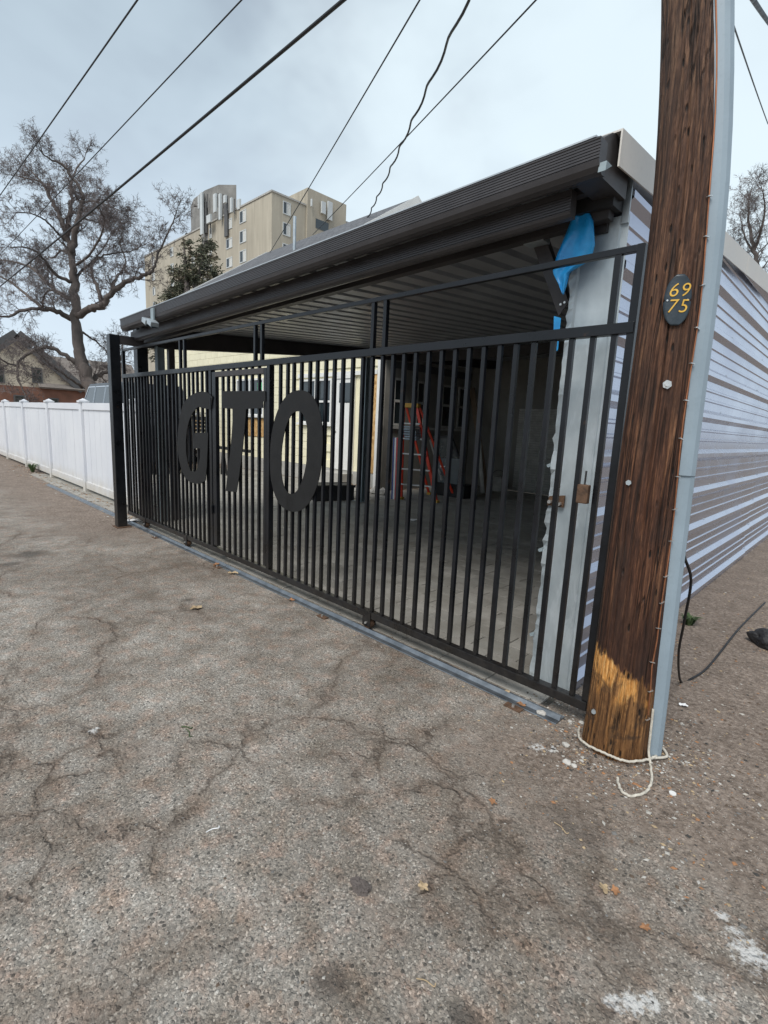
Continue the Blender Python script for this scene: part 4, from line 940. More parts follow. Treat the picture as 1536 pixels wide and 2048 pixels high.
# ================================================================== VEHICLES IN THE YARD
def wheel(par, c, r_=.36, w_=.24, ax='y'):
    d_ = Vector((0, w_ / 2, 0)) if ax == 'y' else Vector((w_ / 2, 0, 0))
    t_ = MB().tube([c - d_, c - d_ * .8, c + d_ * .8, c + d_], [r_ * .93, r_, r_, r_ * .93], 24).build('wheel', M['tyre'], par)
    MB().tube([c - d_ * 1.03, c + d_ * 1.03], r_ * .6, 16).build('rim', M['alu'], t_)
def car(name, loc, yaw, label, cat, L, W, H, hood, deck, mat, pick=False):
    """x forward"""
    o = thing(name, (0, 0, 0), label, cat); g0 = .32
    def bd_(pts, w0, w1): # side outline (x,z) extruded with tumblehome
        mb = MB(); n = len(pts); zmax = max(p[1] for p in pts); zmin = min(p[1] for p in pts); vs = []
        for s_ in (-1, 1):
            for a, b in pts: q = (b - zmin) / (zmax - zmin); vs.append((a, s_ * (w0 + (w1 - w0) * q) / 2, b))
        mb.add(vs, [tuple(range(n - 1, -1, -1)), tuple(range(n, 2 * n))]); mb.add(vs, [(i, (i + 1) % n, n + (i + 1) % n, n + i) for i in range(n)]); return mb
    hx = L / 2
    bd_([(-hx, g0), (hx - .05, g0), (hx, .5), (hx, hood - .08), (hx - .12, hood), (hx - deck, hood + .05), (-hx + .05, hood + .05), (-hx, hood - .1)], W, W * .97).build('body', mat, o, .03)
    cb0 = -hx + (.06 if not pick else L * .38)
    cab = bd_([(cb0, hood + .05), (hx - deck, hood + .05), (hx - deck - .55, H), (cb0 + .18, H)], W * .95, W * .78).build('cab', mat, o, .03)
    # side glass, windscreen
    for s_ in (-1, 1):
        segs = [(hx - deck - .12, hx - deck - .58, hx - deck - 1.15, hx - deck - 1.15)]
        xx = hx - deck - 1.2
        while xx - .8 > cb0 + .1: segs.append((xx, xx, xx - .78, xx - .78)); xx -= .83
        for a, a2, b2, b in segs:
            z0, z1 = hood + .11, H - .09; yy = lambda z: s_ * (W * .95 + (W * .78 - W * .95) * (z - hood - .05) / (H - hood - .05)) / 2 + s_ * .006
            q = [(a, yy(z0), z0), (a2, yy(z1), z1), (b2, yy(z1), z1), (b, yy(z0), z0)]
            gl = MB().add(q, [(0, 1, 2, 3)]).build('side_window', M['glass'], cab); solid(gl, .006)
            mb = MB()
            for p_, r_ in zip(q, q[1:] + q[:1]): mb.bar(Vector(p_), Vector(r_), .022, .022)
            mb.build('window_trim', M['chrome'], gl)
    a, b = hx - deck - .02, hx - deck - .53
    MB().add([(a + .02, -W * .42, hood + .10), (a + .02, W * .42, hood + .10), (b + .03, W * .37, H - .05), (b + .03, -W * .37, H - .05)], [(0, 1, 2, 3)]).build('windscreen', M['glass'], cab)
    for s_ in (-1, 1):
        MB().box(hx - deck - .25, hx - deck - .08, s_ * (W / 2 + .13) - .11, s_ * (W / 2 + .13) + .11, hood + .12, hood + .30).build('mirror', M['chrome'], o, .03)
        for x_ in (hx - .85, -hx + .95): wheel(o, Vector((x_, s_ * (W / 2 - .12), .37)), .37)
        MB().box(hx - .03, hx + .02, s_ * W * .41 - .13, s_ * W * .41 + .13, hood - .34, hood - .14).build('headlight', M['glass'], o, .01)
    gr = MB().box(hx - .02, hx + .02, -W * .32, W * .32, .72, hood - .12).build('grille', M['blackpl'], o)
    for i in range(6):
        z = .76 + i * (hood - .92) / 6; MB().box(hx + .02, hx + .035, -W * .31, W * .31, z, z + .035).build('grille_bar', M['chrome'], gr)
    MB().box(hx - .05, hx + .10, -W * .49, W * .49, .45, .66).build('bumper', M['chrome'], o, .02)
    MB().box(hx - .06, hx + .02, -W * .47, W * .47, hood - .12, hood - .02).build('hood_trim', M['chrome'], o, .01)
    o.location = loc; o.rotation_euler = (0, 0, yaw); return o
car('suv', (-15.2, 5.05, 0), math.pi, 'dark SUV with chrome window trim parked behind the white fence', 'car', 4.7, 1.85, 2.24, 1.35, 1.35, M['suv'])
car('pickup_truck', (-18.1, 7.0 - .05, 0), R(0), 'dark pickup with a chrome barred grille seen through the pickets left of the G', 'truck', 5.2, 1.85, 2.25, 1.62, 1.5, M['suv'], True)

# ================================================================== STONE HOUSE BEHIND THE TREE
sh = thing('gabled_house', (-46, 9, 0), 'tan stucco and brick house with gables and a skylight beyond the white fence', 'house')
fx = lambda a, b, d: (d, a, b)
MB().prism([(3.0, 3.1), (3.0, 5.9), (7.08, 5.92), (8.1, 6.67), (8.63, 6.17), (9.32, 5.60), (11.9, 3.35), (11.9, 3.1)], fx, -54, -46).build('wall', M['stucco'], sh)
MB().box(-54, -45.95, 3.0, 15, 0, 3.1).build('brick_wall', M['redbrick'], sh)
MB().prism([(9.3, 5.75), (17, 5.75), (17, 5.6), (9.3, 5.6)], fx, -54, -49).build('ridge_roof', M['roofbrown'], sh)
rfb = MB(); rfb.add([(-45.6, 9.2, 3.15), (-45.6, 17, 3.15), (-49, 17, 5.78), (-49, 9.2, 5.78)], [(0, 1, 2, 3)]); o = rfb.build('main_roof', M['roofbrown'], sh); solid(o, .15)
sk = MB(); sk.bar((-47.9, 13.05, 5.0), (-48.5, 13.05, 5.45), .8, .12); s_ = sk.build('skylight', M['galv'], o)
for a, b in (((6.7, 5.62), (8.1, 6.78)), ((8.1, 6.78), (9.0, 6.0)), ((9.0, 5.92), (12.2, 3.15))):
    mb = MB(); mb.bar(Vector((-45.75, a[0], a[1])), Vector((-45.75, b[0], b[1])), .7, .12, (1, 0, 0)); mb.build('rake', M['trim'], sh)
def win2(par, y0, y1, z0, z1, X, mat='trim'):
    f = MB().box(X, X + .06, y0 - .08, y1 + .08, z0 - .08, z0).box(X, X + .06, y0 - .08, y1 + .08, z1, z1 + .08).box(X, X + .06, y0 - .08, y0, z0, z1).box(X, X + .06, y1, y1 + .08, z0, z1).box(X, X + .05, y0, y1, (z0 + z1) / 2 - .03, (z0 + z1) / 2 + .03)
    w_ = f.build('window', M[mat], par); box('pane', M['glass'], w_, X + .003, X + .02, y0, y1, z0, z1)
win2(sh, 8.93, 9.45, 3.5, 4.46, -45.99); win2(sh, 6.6, 7.1, 3.3, 4.3, -45.99); win2(sh, 7.7, 8.3, 1.5, 2.36, -45.94); win2(sh, 9.9, 10.4, 1.6, 2.3, -45.94)

# ================================================================== APARTMENT BLOCK
ap = thing('apartment_building', (-95, 50, 0), 'tall stained concrete apartment block with rooftop antennas beyond the carport', 'apartment building')
AX, AY, AZ = -69.96, 45.0, 34.8
box('wall', M['apt'], ap, -119.5, AX, AY, 62, 0, AZ)
box('parapet', M['concrete'], ap, -119.6, AX + .12, AY - .12, AY + .1, AZ, AZ + .25); box('parapet', M['concrete'], ap, AX - .1, AX + .12, AY + .1, 62, AZ, AZ + .25)
tw = MB().prism([(-97.1, 46), (-94, 42.6), (-84, 42.6), (-80.5, 46), (-80.5, 52), (-97.1, 52)], lambda a, b, d: (a, b, d), 30, 41.5).build('stair_tower', M['concrete'], ap)
bpy.data.objects.remove(tw)
tw = MB().prism([(-99.6, 46.3), (-96.0, 45.2), (-91, 44.9), (-87, 45.4), (-84.6, 47.4), (-90, 50.0), (-99.6, 50.0)], lambda a, b, d: (a, b, d), 25, 40.5).build('stair_tower', M['towerc'], ap)
pb_ = MB().prism([(AX + .0, 51.2), (AX + .0, 58.8), (AX - 14, 58.8), (AX - 14, 51.2)], lambda a, b, d: (a, b, d), AZ - 4, 37.4).build('penthouse', M['apt'], ap)
bpy.data.objects.remove(pb_)
pb_ = box('penthouse', M['apt'], ap, AX - 12, AX + .35, 51.25, 59.2, 20, 37.4)
box('loggia', M['glass'], pb_, AX + .36, AX + .40, 52.9, 55.5, 32.05, 33.45)
def awin(par, x0, x1, z0, z1, face, half=True):
    if face == 'y':
        y = AY - .02; f = MB().box(x0 - .12, x1 + .12, y - .06, y + .02, z0 - .14, z0).box(x0 - .12, x1 + .12, y - .06, y + .02, z1, z1 + .12).box(x0 - .12, x0, y - .06, y + .02, z0, z1).box(x1, x1 + .12, y - .06, y + .02, z0, z1).box((x0 + x1) / 2 - .05, (x0 + x1) / 2 + .05, y - .05, y + .02, z0, z1)
        w_ = f.build('window', M['antenna'], par); box('pane', M['glass'], w_, x0, (x0 + x1) / 2 - .05, y - .01, y + .01, z0, z1); box('blind', M['whitew'], w_, (x0 + x1) / 2 + .05, x1, y - .012, y + .01, z0, z1)
    else:
        x = AX + .02; f = MB().box(x - .02, x + .06, x0 - .12, x1 + .12, z0 - .14, z0).box(x - .02, x + .06, x0 - .12, x1 + .12, z1, z1 + .12).box(x - .02, x + .06, x0 - .12, x0, z0, z1).box(x - .02, x + .06, x1, x1 + .12, z0, z1).box(x - .02, x + .05, (x0 + x1) / 2 - .05, (x0 + x1) / 2 + .05, z0, z1)
        w_ = f.build('window', M['antenna'], par); box('pane', M['glass'], w_, x - .01, x + .01, x0, (x0 + x1) / 2 - .05, z0, z1); box('blind', M['whitew'], w_, x - .01, x + .012, (x0 + x1) / 2 + .05, x1, z0, z1)
for k in range(5):
    z = 32.5 - k * 2.98
    awin(ap, -79.1, -77.35, z + .05, z + 1.65, 'y'); awin(ap, -83.55, -81.8, z + .05, z + 1.35, 'y'); awin(ap, -89.5, -88.9, z, z + 1.35, 'y'); awin(ap, -96.6, -95.6, z - .5, z + .9, 'y') if k else None
    awin(ap, 47.05, 48.2, z + .05, z + 1.6, 'x'); awin(ap, -115.3, -114.2, z, z + 1.4, 'y'); awin(ap, -106, -104.8, z, z + 1.4, 'y')
for u, v0, v1, w_, y_ in ((398, 392, 418, .5, 44.4), (403, 386, 470, .9, 44.2), (430, 388, 425, .9, 44.2), (440, 388, 440, .6, 44.5), (450, 391, 406, .7, 44.1), (463, 396, 425, .5, 44.3), (478, 399, 419, .8, 45), (418, 430, 446, 1.4, 44)):
    a, b = aty(u, v0, y_), aty(u, v1, y_); box('antenna', M['antenna'], ap, a.x - w_ / 2, a.x + w_ / 2, y_ - .15, y_ + .15, b.z, a.z)
for u, v0, v1, w_ in ((649, 403, 427, .8), (662, 403, 440, .9), (625, 397, 412, .15)):
    a, b = atx(u, v0, AX + 1.0), atx(u, v1, AX + 1.0); box('antenna', M['antenna'], ap, AX + .6, AX + .9, a.y - w_ / 2, a.y + w_ / 2, b.z, a.z)
for u, v in ((408, 387), (415, 388), (436, 386), (446, 388), (455, 392), (469, 398), (421, 440)):
    a = aty(u, v, 44.6); MB().tube([(a.x, 44.6, a.z - 2.2), (a.x, 44.6, a.z)], .10, 5).build('mast', M['trim'], ap)
for u, v0, w_ in ((410, 405, 1.1), (452, 408, 1.0)):
    a = aty(u, v0, 44.7); box('cable_tray', M['trim'], ap, a.x - w_ / 2, a.x + w_ / 2, 44.6, 44.85, a.z - 5, a.z)

# ================================================================== TREES
def twigs_mesh(branches):
    """branches: list of (points, radii) -> numpy triangle prisms"""
    V = []; F = []; b = 0
    for pts, rad in branches:
        n = 3 if rad[0] < .03 else 5; k = len(pts); ref = None
        for i in range(k):
            d_ = (pts[min(i + 1, k - 1)] - pts[max(i - 1, 0)])
            if d_.length < 1e-6: d_ = Vector((0, 0, 1))
            d_.normalize()
            if ref is None: ref = d_.orthogonal().normalized()
            ref = (ref - d_ * ref.dot(d_)); ref.normalize(); bb = d_.cross(ref)
            for j in range(n):
                a = 6.2832 * j / n; V.append(pts[i] + (ref * math.cos(a) + bb * math.sin(a)) * rad[i])
        for i in range(k - 1):
            for j in range(n): F.append((b + i * n + j, b + i * n + (j + 1) % n, b + (i + 1) * n + (j + 1) % n, b + (i + 1) * n + j))
        b += n * k
    return V, F
def grow(out, p, d_, L, r_, lvl, rng, droop, maxl):
    k = 5 if lvl < maxl else 4; pts = [p.copy()]; rad = [r_]; d_ = d_.normalized()
    wig = .12 + .05 * lvl
    for i in range(k):
        d_ = (d_ + Vector((rng.gauss(0, wig), rng.gauss(0, wig), rng.gauss(0, wig * .8) - droop * (i / k) * (.4 + .3 * lvl)))).normalized()
        p = p + d_ * (L / k); pts.append(p.copy()); rad.append(r_ * (1 - .75 * (i + 1) / k))
    out.append((pts, rad))
    if lvl >= maxl: return
    nc = (6, 5, 5, 4)[min(lvl, 3)]
    for c in range(nc):
        q = rng.uniform(.15, 1.0); i = min(k - 1, int(q * k)); pp = pts[i].lerp(pts[i + 1], q * k - i)
        dd_ = (pts[i + 1] - pts[i]).normalized(); ax = Vector((rng.gauss(0, 1), rng.gauss(0, 1), rng.gauss(0, 1))).normalized()
        side = dd_.cross(ax).normalized(); nd = (dd_ * rng.uniform(.35, .9) + side * rng.uniform(.5, 1.0) + Vector((0, 0, .10))).normalized()
        grow(out, pp, nd, L * rng.uniform(.42, .68), max(.006, r_ * (.50 - .2 * q)), lvl + 1, rng, droop, maxl)
def tree(name, label, limbs, conv, k0, rng, tw_len, maxl, droop, loc, depthspread=1.6, tw_step=.8, rmin=.0):
    o = thing(name, loc, label, 'tree'); main = []; tw = []
    for li, (pts, r0, r1, dz) in enumerate(limbs):
        P = []
        n = len(pts); 
        for i, (u, v) in enumerate(pts):
            q = i / max(1, n - 1); x_, y_ = conv(u, v); P.append(atk(x_, y_, k0 + dz * q * depthspread))
        P = catm(P, 5); rad = [r0 + (r1 - r0) * (i / (len(P) - 1)) ** .8 for i in range(len(P))]
        P = [p + Vector((rng.gauss(0, 1), rng.gauss(0, 1), rng.gauss(0, 1))) * min(.05, r_ * .3) for p, r_ in zip(P, rad)]
        rad = [r_ * (1 + .16 * mnoise.noise(p * 1.7)) for r_, p in zip(rad, P)]
        main.append((P, rad))
        if li == 0 and name == 'bare_tree': start = len(P) * .55
        else: start = len(P) * .12
        acc = 0
        for i in range(1, len(P)):
            acc += (P[i] - P[i - 1]).length
            if i < start: acc = 0; continue
            while acc > tw_step:
                acc -= tw_step; dd_ = (P[i] - P[i - 1]).normalized(); ax = Vector((rng.gauss(0, 1), rng.gauss(0, 1), rng.gauss(0, 1))).normalized()
                nd = (dd_ * .55 + dd_.cross(ax) * .9 + Vector((0, 0, .22))).normalized()
                grow(tw, P[i], nd, tw_len * rng.uniform(.6, 1.25), min(.045, max(.014, rad[i] * .34)), 0, rng, droop, maxl)
        d_ = (P[-1] - P[-2]).normalized()
        for _ in range(3): grow(tw, P[-1], (d_ + Vector((rng.gauss(0, .4), rng.gauss(0, .4), rng.gauss(0, .4)))).normalized(), tw_len, r1 * .8, 0, rng, droop, maxl)
    mb = MB()
    for P, rad in main: mb.tube(P, rad, 9)
    mb.build('trunk', M['bark'], o)
    V, F = twigs_mesh(tw); me = bpy.data.meshes.new('crown'); org = ORG[o.name]
    me.from_pydata([(v.x - org.x, v.y - org.y, v.z - org.z) for v in V], [], F); me.materials.append(M['twig']); link('crown', me, o)
    return len(F)
zc = lambda a, b: (a / 3.072, 200 + b / 3.072)
z6 = lambda a, b: (a / 6.4, 660 + b / 6.4)
def C3(l): return [zc(*p) for p in l]
def C6(l): return [z6(*p) for p in l]
ident = lambda u, v: (u, v)
k0 = 22.5
limbs = [
 ([(193, 842), (189, 800), (176, 760), (160, 715), (153, 670), (149, 610), (146, 560), (143, 512), (131, 470), (118, 425), (107, 411), (88, 370), (60, 340)], .62, .05, 0),
 (C3([(440, 960), (455, 860), (480, 740), (508, 640), (500, 560), (440, 470), (390, 400), (320, 370), (260, 330)]), .26, .04, -1),
 (C3([(405, 840), (430, 700), (440, 600), (440, 500), (470, 420), (520, 360)]), .22, .04, 1),
 (C3([(460, 1335), (560, 1280), (630, 1262), (690, 1180), (790, 1110), (880, 1078), (940, 1050), (965, 960), (1030, 820), (1075, 720)]), .30, .035, -1.2),
 (C3([(630, 1262), (600, 1160), (560, 1060), (580, 990), (660, 950), (800, 930), (860, 900)]), .17, .03, 1),
 (C3([(690, 1180), (710, 1100), (745, 1055), (775, 990), (740, 900), (720, 820)]), .13, .03, 1),
 (C3([(440, 1345), (350, 1302), (270, 1285), (150, 1290), (50, 1330), (-40, 1320)]), .24, .05, -1),
 (C3([(270, 1285), (180, 1210), (80, 1130), (0, 1085), (-60, 1060)]), .15, .04, 1),
 (C3([(445, 1225), (340, 1170), (260, 1090), (180, 1025), (60, 990), (-30, 980)]), .20, .04, 1.4),
 (C3([(440, 1115), (340, 1070), (260, 970), (180, 910), (60, 905)]), .16, .03, -1.4),
 (C3([(260, 1285), (268, 1215), (300, 1170), (370, 1190)]), .10, .03, -1),
 (C3([(425, 935), (375, 930), (325, 970), (290, 955)]), .12, .03, 1),
 (C3([(470, 1105), (500, 1050), (560, 1000), (640, 900), (700, 800)]), .12, .03, 1),
 (C3([(330, 650), (290, 560), (240, 500), (160, 480), (110, 470)]), .12, .03, 1),
 (C3([(500, 640), (560, 620), (640, 640), (740, 680)]), .10, .02, -1),
 (C3([(480, 720), (560, 740), (640, 760), (720, 740)]), .09, .02, 1.3),
 ([(158, 735), (140, 717), (118, 703), (95, 695), (81, 697), (60, 706), (42, 718), (35, 732), (37, 762), (52, 790)], .20, .05, -1.2),
 ([(165, 776), (140, 757), (112, 738), (88, 718), (72, 700)], .11, .04, -1.5),
 ([(35, 732), (20, 728), (0, 718), (-15, 710)], .09, .03, -1.3),
 ([(178, 775), (184, 762), (194, 752), (205, 747), (222, 738), (240, 720), (245, 690)], .26, .05, .8),
 ([(158, 660), (169, 667), (188, 680), (209, 698), (222, 720)], .10, .04, .6),
 (C3([(400, 860), (340, 800), (280, 740), (200, 700), (100, 690)]), .10, .03, -1.5),
 (C3([(465, 1010), (540, 960), (620, 830), (640, 740), (600, 640)]), .11, .03, -1.6),
]
rngt = random.Random(11)
limbs = [(a, b * .56, c * .6, d_) for a, b, c, d_ in limbs]
nf = tree('bare_tree', 'large bare tree with spreading crooked limbs behind the white fence', limbs, ident, k0, rngt, .80, 3, .10, tuple(atk(190, 842, k0)), 1.8, .27)
print('tree faces', nf)
limbs = [([(1545, 760), (1530, 640), (1519, 560), (1508, 500), (1500, 455), (1496, 400)], .20, .03, 0), ([(1519, 560), (1505, 530), (1485, 505), (1462, 480)], .08, .02, 1),
         ([(1510, 500), (1522, 460), (1530, 420), (1526, 385)], .08, .02, -1), ([(1530, 640), (1515, 600), (1490, 560), (1470, 530)], .09, .02, .5), ([(1505, 500), (1492, 480), (1484, 450), (1480, 430)], .06, .02, 1)]
tree('small_tree', 'bare tree behind the silver siding at the right edge', limbs, ident, 24.0, random.Random(21), .9, 3, .05, tuple(atk(1545, 760, 24)), 1.5, .36)

# conifer: limbs carrying thousands of small needle sprays
cf = thing('conifer_tree', tuple(atk(378, 640, 45)), 'dark green twin-topped conifer in front of the apartment block', 'tree')
base = atk(380, 660, 45); tops = [atk(367, 476, 45), atk(412, 474, 45.6)]
mb = MB(); mb.tube([Vector((base.x, base.y, 0)), base, base.lerp(tops[0], .5)], [.5, .4, .25], 8); mb.tube([base.lerp(tops[0], .2), base.lerp(tops[0], .6), tops[0]], [.3, .18, .03], 7); mb.tube([base.lerp(tops[0], .2), base.lerp(tops[1], .6), tops[1]], [.3, .18, .03], 7)
mb.build('trunk', M['bark'], cf)
rc = random.Random(31); V = []; F = []; vr = []
def spray(c, s_, dirv):
    b = len(V); d1 = (dirv + Vector((rc.gauss(0, .6), rc.gauss(0, .6), rc.gauss(0, .45)))).normalized(); d2 = d1.cross(Vector((rc.gauss(0, 1), rc.gauss(0, 1), rc.gauss(0, 1)))).normalized()
    V.extend([c - d2 * s_ * .22, c + d1 * s_ * .6 - d2 * s_ * .08, c + d1 * s_, c + d1 * s_ * .5 + d2 * s_ * .25]); F.append((b, b + 1, b + 2, b + 3))
mbb = []
for top, wd, ht in ((tops[0], 3.0, 9.5), (tops[1], 2.9, 9.0), (base.lerp(tops[0], .45) + Vector((-.8, 0, .5)), 3.8, 6.5)):
    for i in range(130):
        q = rc.random() ** .75; z = top.z - q * ht; az = rc.uniform(0, 6.2832); ln = wd * (q ** .8) * rc.uniform(.45, 1.15) + .25
        o_ = Vector((top.x + (base.x - top.x) * q * .5, top.y, z)); dv_ = Vector((math.cos(az), math.sin(az), rc.uniform(-.15, .45))); e_ = o_ + dv_ * ln
        mbb.append(([o_, o_.lerp(e_, .5) + Vector((0, 0, .1)), e_], [.05, .035, .012]))
        for k in range(int(16 + ln * 34)):
            f_ = rc.random() ** .6; spray(o_.lerp(e_, f_) + Vector((rc.gauss(0, .16), rc.gauss(0, .16), rc.gauss(0, .13))), rc.uniform(.15, .42), dv_ * .8 + Vector((0, 0, -.25)))
org = ORG[cf.name]; V2, F2 = twigs_mesh(mbb); me = bpy.data.meshes.new('branches'); me.from_pydata([tuple(v - org) for v in V2], [], F2); me.materials.append(M['bark']); link('branches', me, cf)
me = bpy.data.meshes.new('crown'); me.from_pydata([tuple(v - org) for v in V], [], F)
mt_, t_, b_ = new_mat('conifer_needles'); oi = t_.vor(t_.pos(), 1.6); cc = t_.sep(oi['Color']); setb(t_, b_, t_.ramp(cc[0], [(0, (.048, .058, .038)), (.4, (.095, .105, .068)), (.75, (.14, .14, .09)), (1, (.20, .155, .105))]), .85)
me.materials.append(mt_); link('crown', me, cf)

# ================================================================== GROUND LITTER
rl = random.Random(77)
def icos(name, r_, sc, mat, loc, label, cat, seed):
    bm_ = bmesh.new(); bmesh.ops.create_icosphere(bm_, subdivisions=2 if name == 'pale_stone' else 4, radius=r_); rr_ = random.Random(seed)
    off = Vector((rr_.random() * 9, rr_.random() * 9, 0))
    for v in bm_.verts:
        n_ = mnoise.noise(v.co / r_ * 1.3 + off); v.co = Vector((v.co.x * sc[0], v.co.y * sc[1], v.co.z * sc[2])) * (1 + .35 * n_ + (.10 * mnoise.noise(v.co / r_ * 4) if name == 'plastic_bag' else (.30 * mnoise.noise(v.co / r_ * 6) if name == 'dirt_clod' else 0)))
    me = bpy.data.meshes.new(name); bm_.to_mesh(me); bm_.free(); me.materials.append(mat); o = link(name, me, None, loc); return props(o, label, cat)
p = atz(720, 1775); icos('dirt_clod', .026, (1.3, 1, .6), M['bark'], (p.x, p.y, .006), 'dark brown clod of dirt on the asphalt in the lower middle', 'dirt clod', 1)
p = atz(1536, 1292); icos('plastic_bag', .10, (1.2, 1.1, .75), M['blackpl'], (p.x, p.y, .05), 'crumpled black plastic bag on the dirt at the right edge', 'bag', 2)
p = atz(1345, 1588); o = MB().tube([(p.x, p.y, .001), (p.x, p.y, .006)], .014, 16).build('bottle_cap', M['white'], None); props(o, 'small round white cap lying right of the rope loop', 'cap')
for i, (u, v, r_) in enumerate(((1082, 1429, .022), (1132, 1492, .016), (1140, 1445, .012), (1163, 1447, .013), (1133, 1527, .018), (1147, 1533, .013))):
    p = atz(u, v); o = icos('pale_stone', r_, (1.2, .9, .7), M['stone'], (p.x, p.y, r_ * .4), ('largest pale stone chip just below the right end of the gate track', 'pale stone chip left of the pole foot, nearest the paint-white smear', 'small pale stone chip right of the track end', 'pale stone chip touching the left side of the pole foot', 'pale stone chip lying left of the rope', 'pale stone chip half under the rope left of the pole')[i], 'stone', 30 + i); o['group'] = 'stone chips by the pole'
# leaves
def leaf(name, u, v, s_, mat, label, rot):
    p = atz(u, v); out = []; kq = 11
    for i in range(kq * 2):
        a = math.pi * i / kq; r_ = s_ * (.55 + .45 * abs(math.cos(a * 2.5))) * (.8 + .4 * rl.random()); out.append((math.cos(a) * r_, math.sin(a) * r_ * .75, .004 + .25 * s_ * abs(math.sin(a * 1.5)) + rl.random() * s_ * .15))
    mb = MB(); mb.add([(0, 0, .006)] + out, [(0, 1 + i, 1 + (i + 1) % len(out)) for i in range(len(out))])
    me = mb.mesh(recalc=False); me.materials.append(M[mat]); o = link(name, me, None, (p.x, p.y, .003)); o.rotation_euler = (0, 0, rot); return props(o, label, 'leaf')
for a in ((392, 1218, .05, 'leaftan', 'orange-tan dry leaf alone on the asphalt left of the track'), (465, 1148, .05, 'leaftan', 'tan leaf against the middle of the gate track'), (432, 1131, .05, 'leafdry', 'dark curled leaf touching the track below the letter T'),
          (1230, 1786, .02, 'leafdry', 'small red-brown leaf on the asphalt at lower right'), (1208, 1782, .022, 'leaftan', 'small folded tan leaf beside the red-brown one at lower right'), (1290, 1860, .018, 'leafdry', 'tiny brown leaf with a long stem near the lower right'),
          (1365, 1413, .028, 'paper', 'white triangular scrap on the dirt right of the conduit guard'), (1043, 1412, .03, 'leafdry', 'rust coloured leaf below the track anchor'), (1012, 1388, .03, 'leaftan', 'tan leaf lying on the track anchor near its right end'),
          (845, 1778, .022, 'leaftan', 'tan leaf on a crack in the lower middle'), (583, 1202, .035, 'leafdry', 'brown leaf at the foot of the track below the letter O'), (985, 1607, .02, 'leafdry', 'small brown leaf left of the rope loop')):
    leaf('dry_leaf' if a[3] != 'paper' else 'paper_scrap', a[0], a[1], a[2], a[3], a[4], rl.uniform(0, 6))
for u, v, ln, ang, r_, lb in ((850, 1965, .05, .4, .0018, 'pale forked twig near the lower edge of the picture'), (375, 1465, .07, -.2, .002, 'thin green stem on the asphalt at left'), (372, 1455, .05, .6, .003, 'dark twig crossing the thin green stem'), (425, 1660, .045, 1.3, .002, 'curved white straw on the asphalt at left'), (1120, 1655, .06, -.3, .0016, 'long thin brown twig below the rope loop')):
    p = atz(u, v, .004); d_ = Vector((math.cos(ang), math.sin(ang), 0)); n_ = Vector((-d_.y, d_.x, 0))
    props(MB().tube(catm([p - d_ * ln * .5, p + n_ * ln * .12, p + d_ * ln * .5, p + d_ * ln * .55 + n_ * ln * .2], 4), r_, 5).build('twig', M['leaftan'] if 'green' not in lb and 'white' not in lb else (M['weed'] if 'green' in lb else M['paper'])), lb, 'twig')
o = leaf('white_litter', 262, 1044, .10, 'paper', 'crumpled white paper beside the foot of the guide post', 1.0); o['category'] = 'litter'
# loose grit and stones, uncountable
def scatter(name, n, region, rmin, rmax, mats, flat=.6):
    base_v = [(1, 0, 0), (-1, 0, 0), (0, 1, 0), (0, -1, 0), (0, 0, 1), (0, 0, -1)]; base_f = [(0, 2, 4), (2, 1, 4), (1, 3, 4), (3, 0, 4), (2, 0, 5), (1, 2, 5), (3, 1, 5), (0, 3, 5)]
    V = []; F = []; MI = []; k = 0
    while k < n:
        q = region(rl)
        if q is None: continue
        x, y = q; r_ = rmin * (rmax / rmin) ** (rl.random() ** 2.2); a = rl.uniform(0, 6.28); ca, sa = math.cos(a), math.sin(a); b = len(V); s1, s2, s3 = rl.uniform(.7, 1.4), rl.uniform(.6, 1.1), rl.uniform(.4, .9) * flat
        for vx, vy, vz in base_v:
            vx = vx * s1 * rl.uniform(.7, 1.2) * r_; vy = vy * s2 * rl.uniform(.7, 1.2) * r_; V.append((x + vx * ca - vy * sa, y + vx * sa + vy * ca, vz * s3 * r_ + r_ * .15))
        F += [tuple(i + b for i in f) for f in base_f]; MI += [rl.randrange(len(mats))] * 8; k += 1
    me = bpy.data.meshes.new(name); me.from_pydata(V, [], F)
    for m_ in mats: me.materials.append(m_)
    me.polygons.foreach_set('material_index', MI); o = link(name, me, None); return props(o, None, None, None, 'stuff')
gm = [simple('grit_grey', (.17, .165, .155), .9), simple('grit_tan', (.26, .205, .16), .9), simple('grit_dark', (.05, .047, .043), .9), simple('grit_pale', (.42, .40, .36), .9), simple('grit_brown', (.12, .085, .06), .9)]
def reg_road(r):
    x, y = r.uniform(-5, 1.5), r.uniform(.1, 2.3); return (x, y) if r.random() < (.25 + .75 * max(0, 1 - math.hypot(x + .5, y - 1.6) / 2.2)) else None
props(scatter('loose_grit', 7500, reg_road, .0016, .0065, gm), 'loose grit on the worn asphalt')
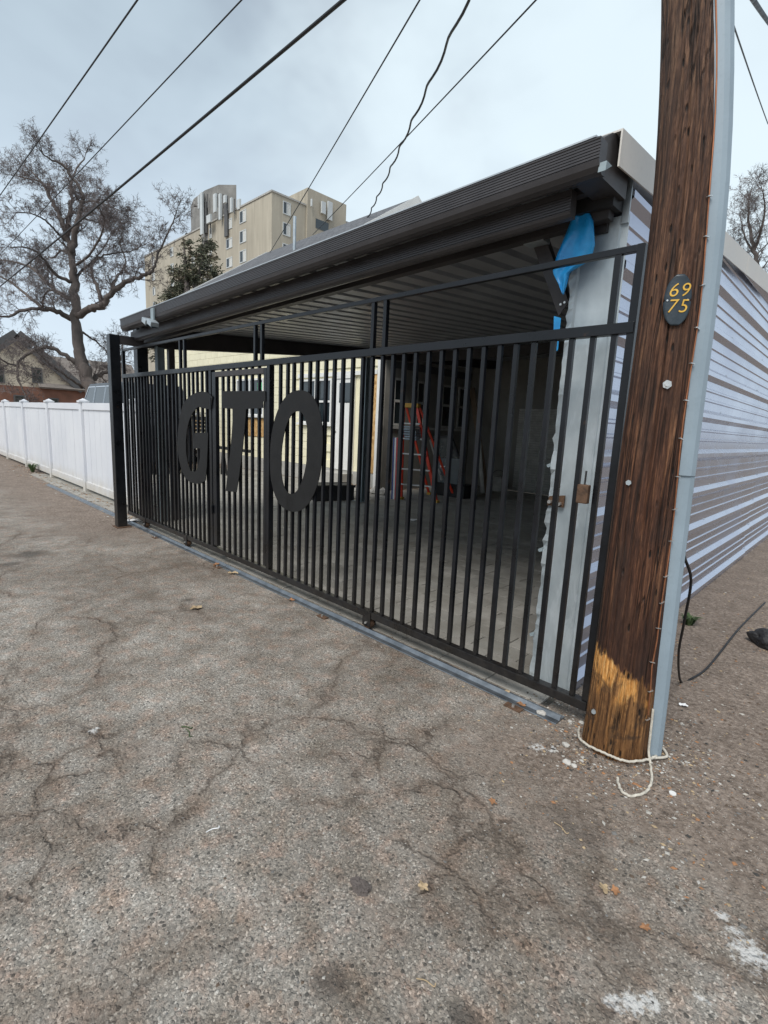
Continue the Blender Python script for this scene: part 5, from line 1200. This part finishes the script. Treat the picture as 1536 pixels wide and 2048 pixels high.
def reg_lot(r):
    x, y = r.uniform(-1.0, 5), r.uniform(1.7, 9); 
    if x < -.5 and y > 2.2 and y < 2.7: return None
    return (x, y) if r.random() < math.exp(-(y - 1.7) / 3.0) else None
props(scatter('gravel', 15000, reg_lot, .0025, .013, gm + [M['leafdry'], M['leaftan']]), 'loose gravel on the dirt to the right of the pole')
def reg_fence(r):
    x = -7.3 - 9 * r.random() ** 1.3; y = 2.72 - abs(r.gauss(0, .20)); return (x, y)
props(scatter('leaf_litter', 1500, reg_fence, .006, .030, [M['leafdry'], M['leaftan'], gm[4], gm[1], M['stone']], .35), 'dead leaves and chips along the foot of the white fence')
def reg_track(r):
    x = -1.0 - 6.2 * r.random(); y = 2.36 - abs(r.gauss(0, .05)) if r.random() < .5 else 2.50 + r.random() * .12; return (x, y)
props(scatter('track_debris', 900, reg_track, .002, .010, gm + [M['leaftan']], .5), 'fine debris gathered along the gate track')
def reg_pole(r):
    a = r.uniform(0, 6.28); d_ = .16 + abs(r.gauss(0, .22)); return (-.71 + d_ * math.cos(a), 2.45 + d_ * math.sin(a))
props(scatter('bark_chips', 3200, reg_pole, .002, .011, gm + [M['leaftan'], M['leafdry'], M['stone']], .4), 'bark chips and stones round the foot of the pole')
# weeds at the foot of the siding and by the guide post
def weed(x, y, n, h, label):
    mb = MB()
    for i in range(n):
        a = rl.uniform(0, 6.28); d_ = Vector((math.cos(a), math.sin(a), 0)); b = Vector((x, y, 0)) + d_ * rl.uniform(0, .03); hh = h * rl.uniform(.5, 1); s_ = Vector((-d_.y, d_.x, 0)) * .006
        p1, p2 = b + d_ * hh * .3 + Vector((0, 0, hh * .7)), b + d_ * hh * .8 + Vector((0, 0, hh * .75)); mb.add([b - s_, b + s_, p1 + s_, p1 - s_, p2], [(0, 1, 2, 3), (3, 2, 4)])
    props(mb.build('weed', M['weed'], None, recalc=False), label, 'weed')
p = atz(1378, 1250); weed(p.x, p.y, 60, .12, 'small green weed at the foot of the siding behind the conduit guard')
weed(-7.55, 2.62, 40, .12, 'green weed at the fence foot behind the guide post')
p = atz(42, 945); weed(p.x, 2.65, 90, .30, 'clump of yellow-green weeds at the foot of the white fence')
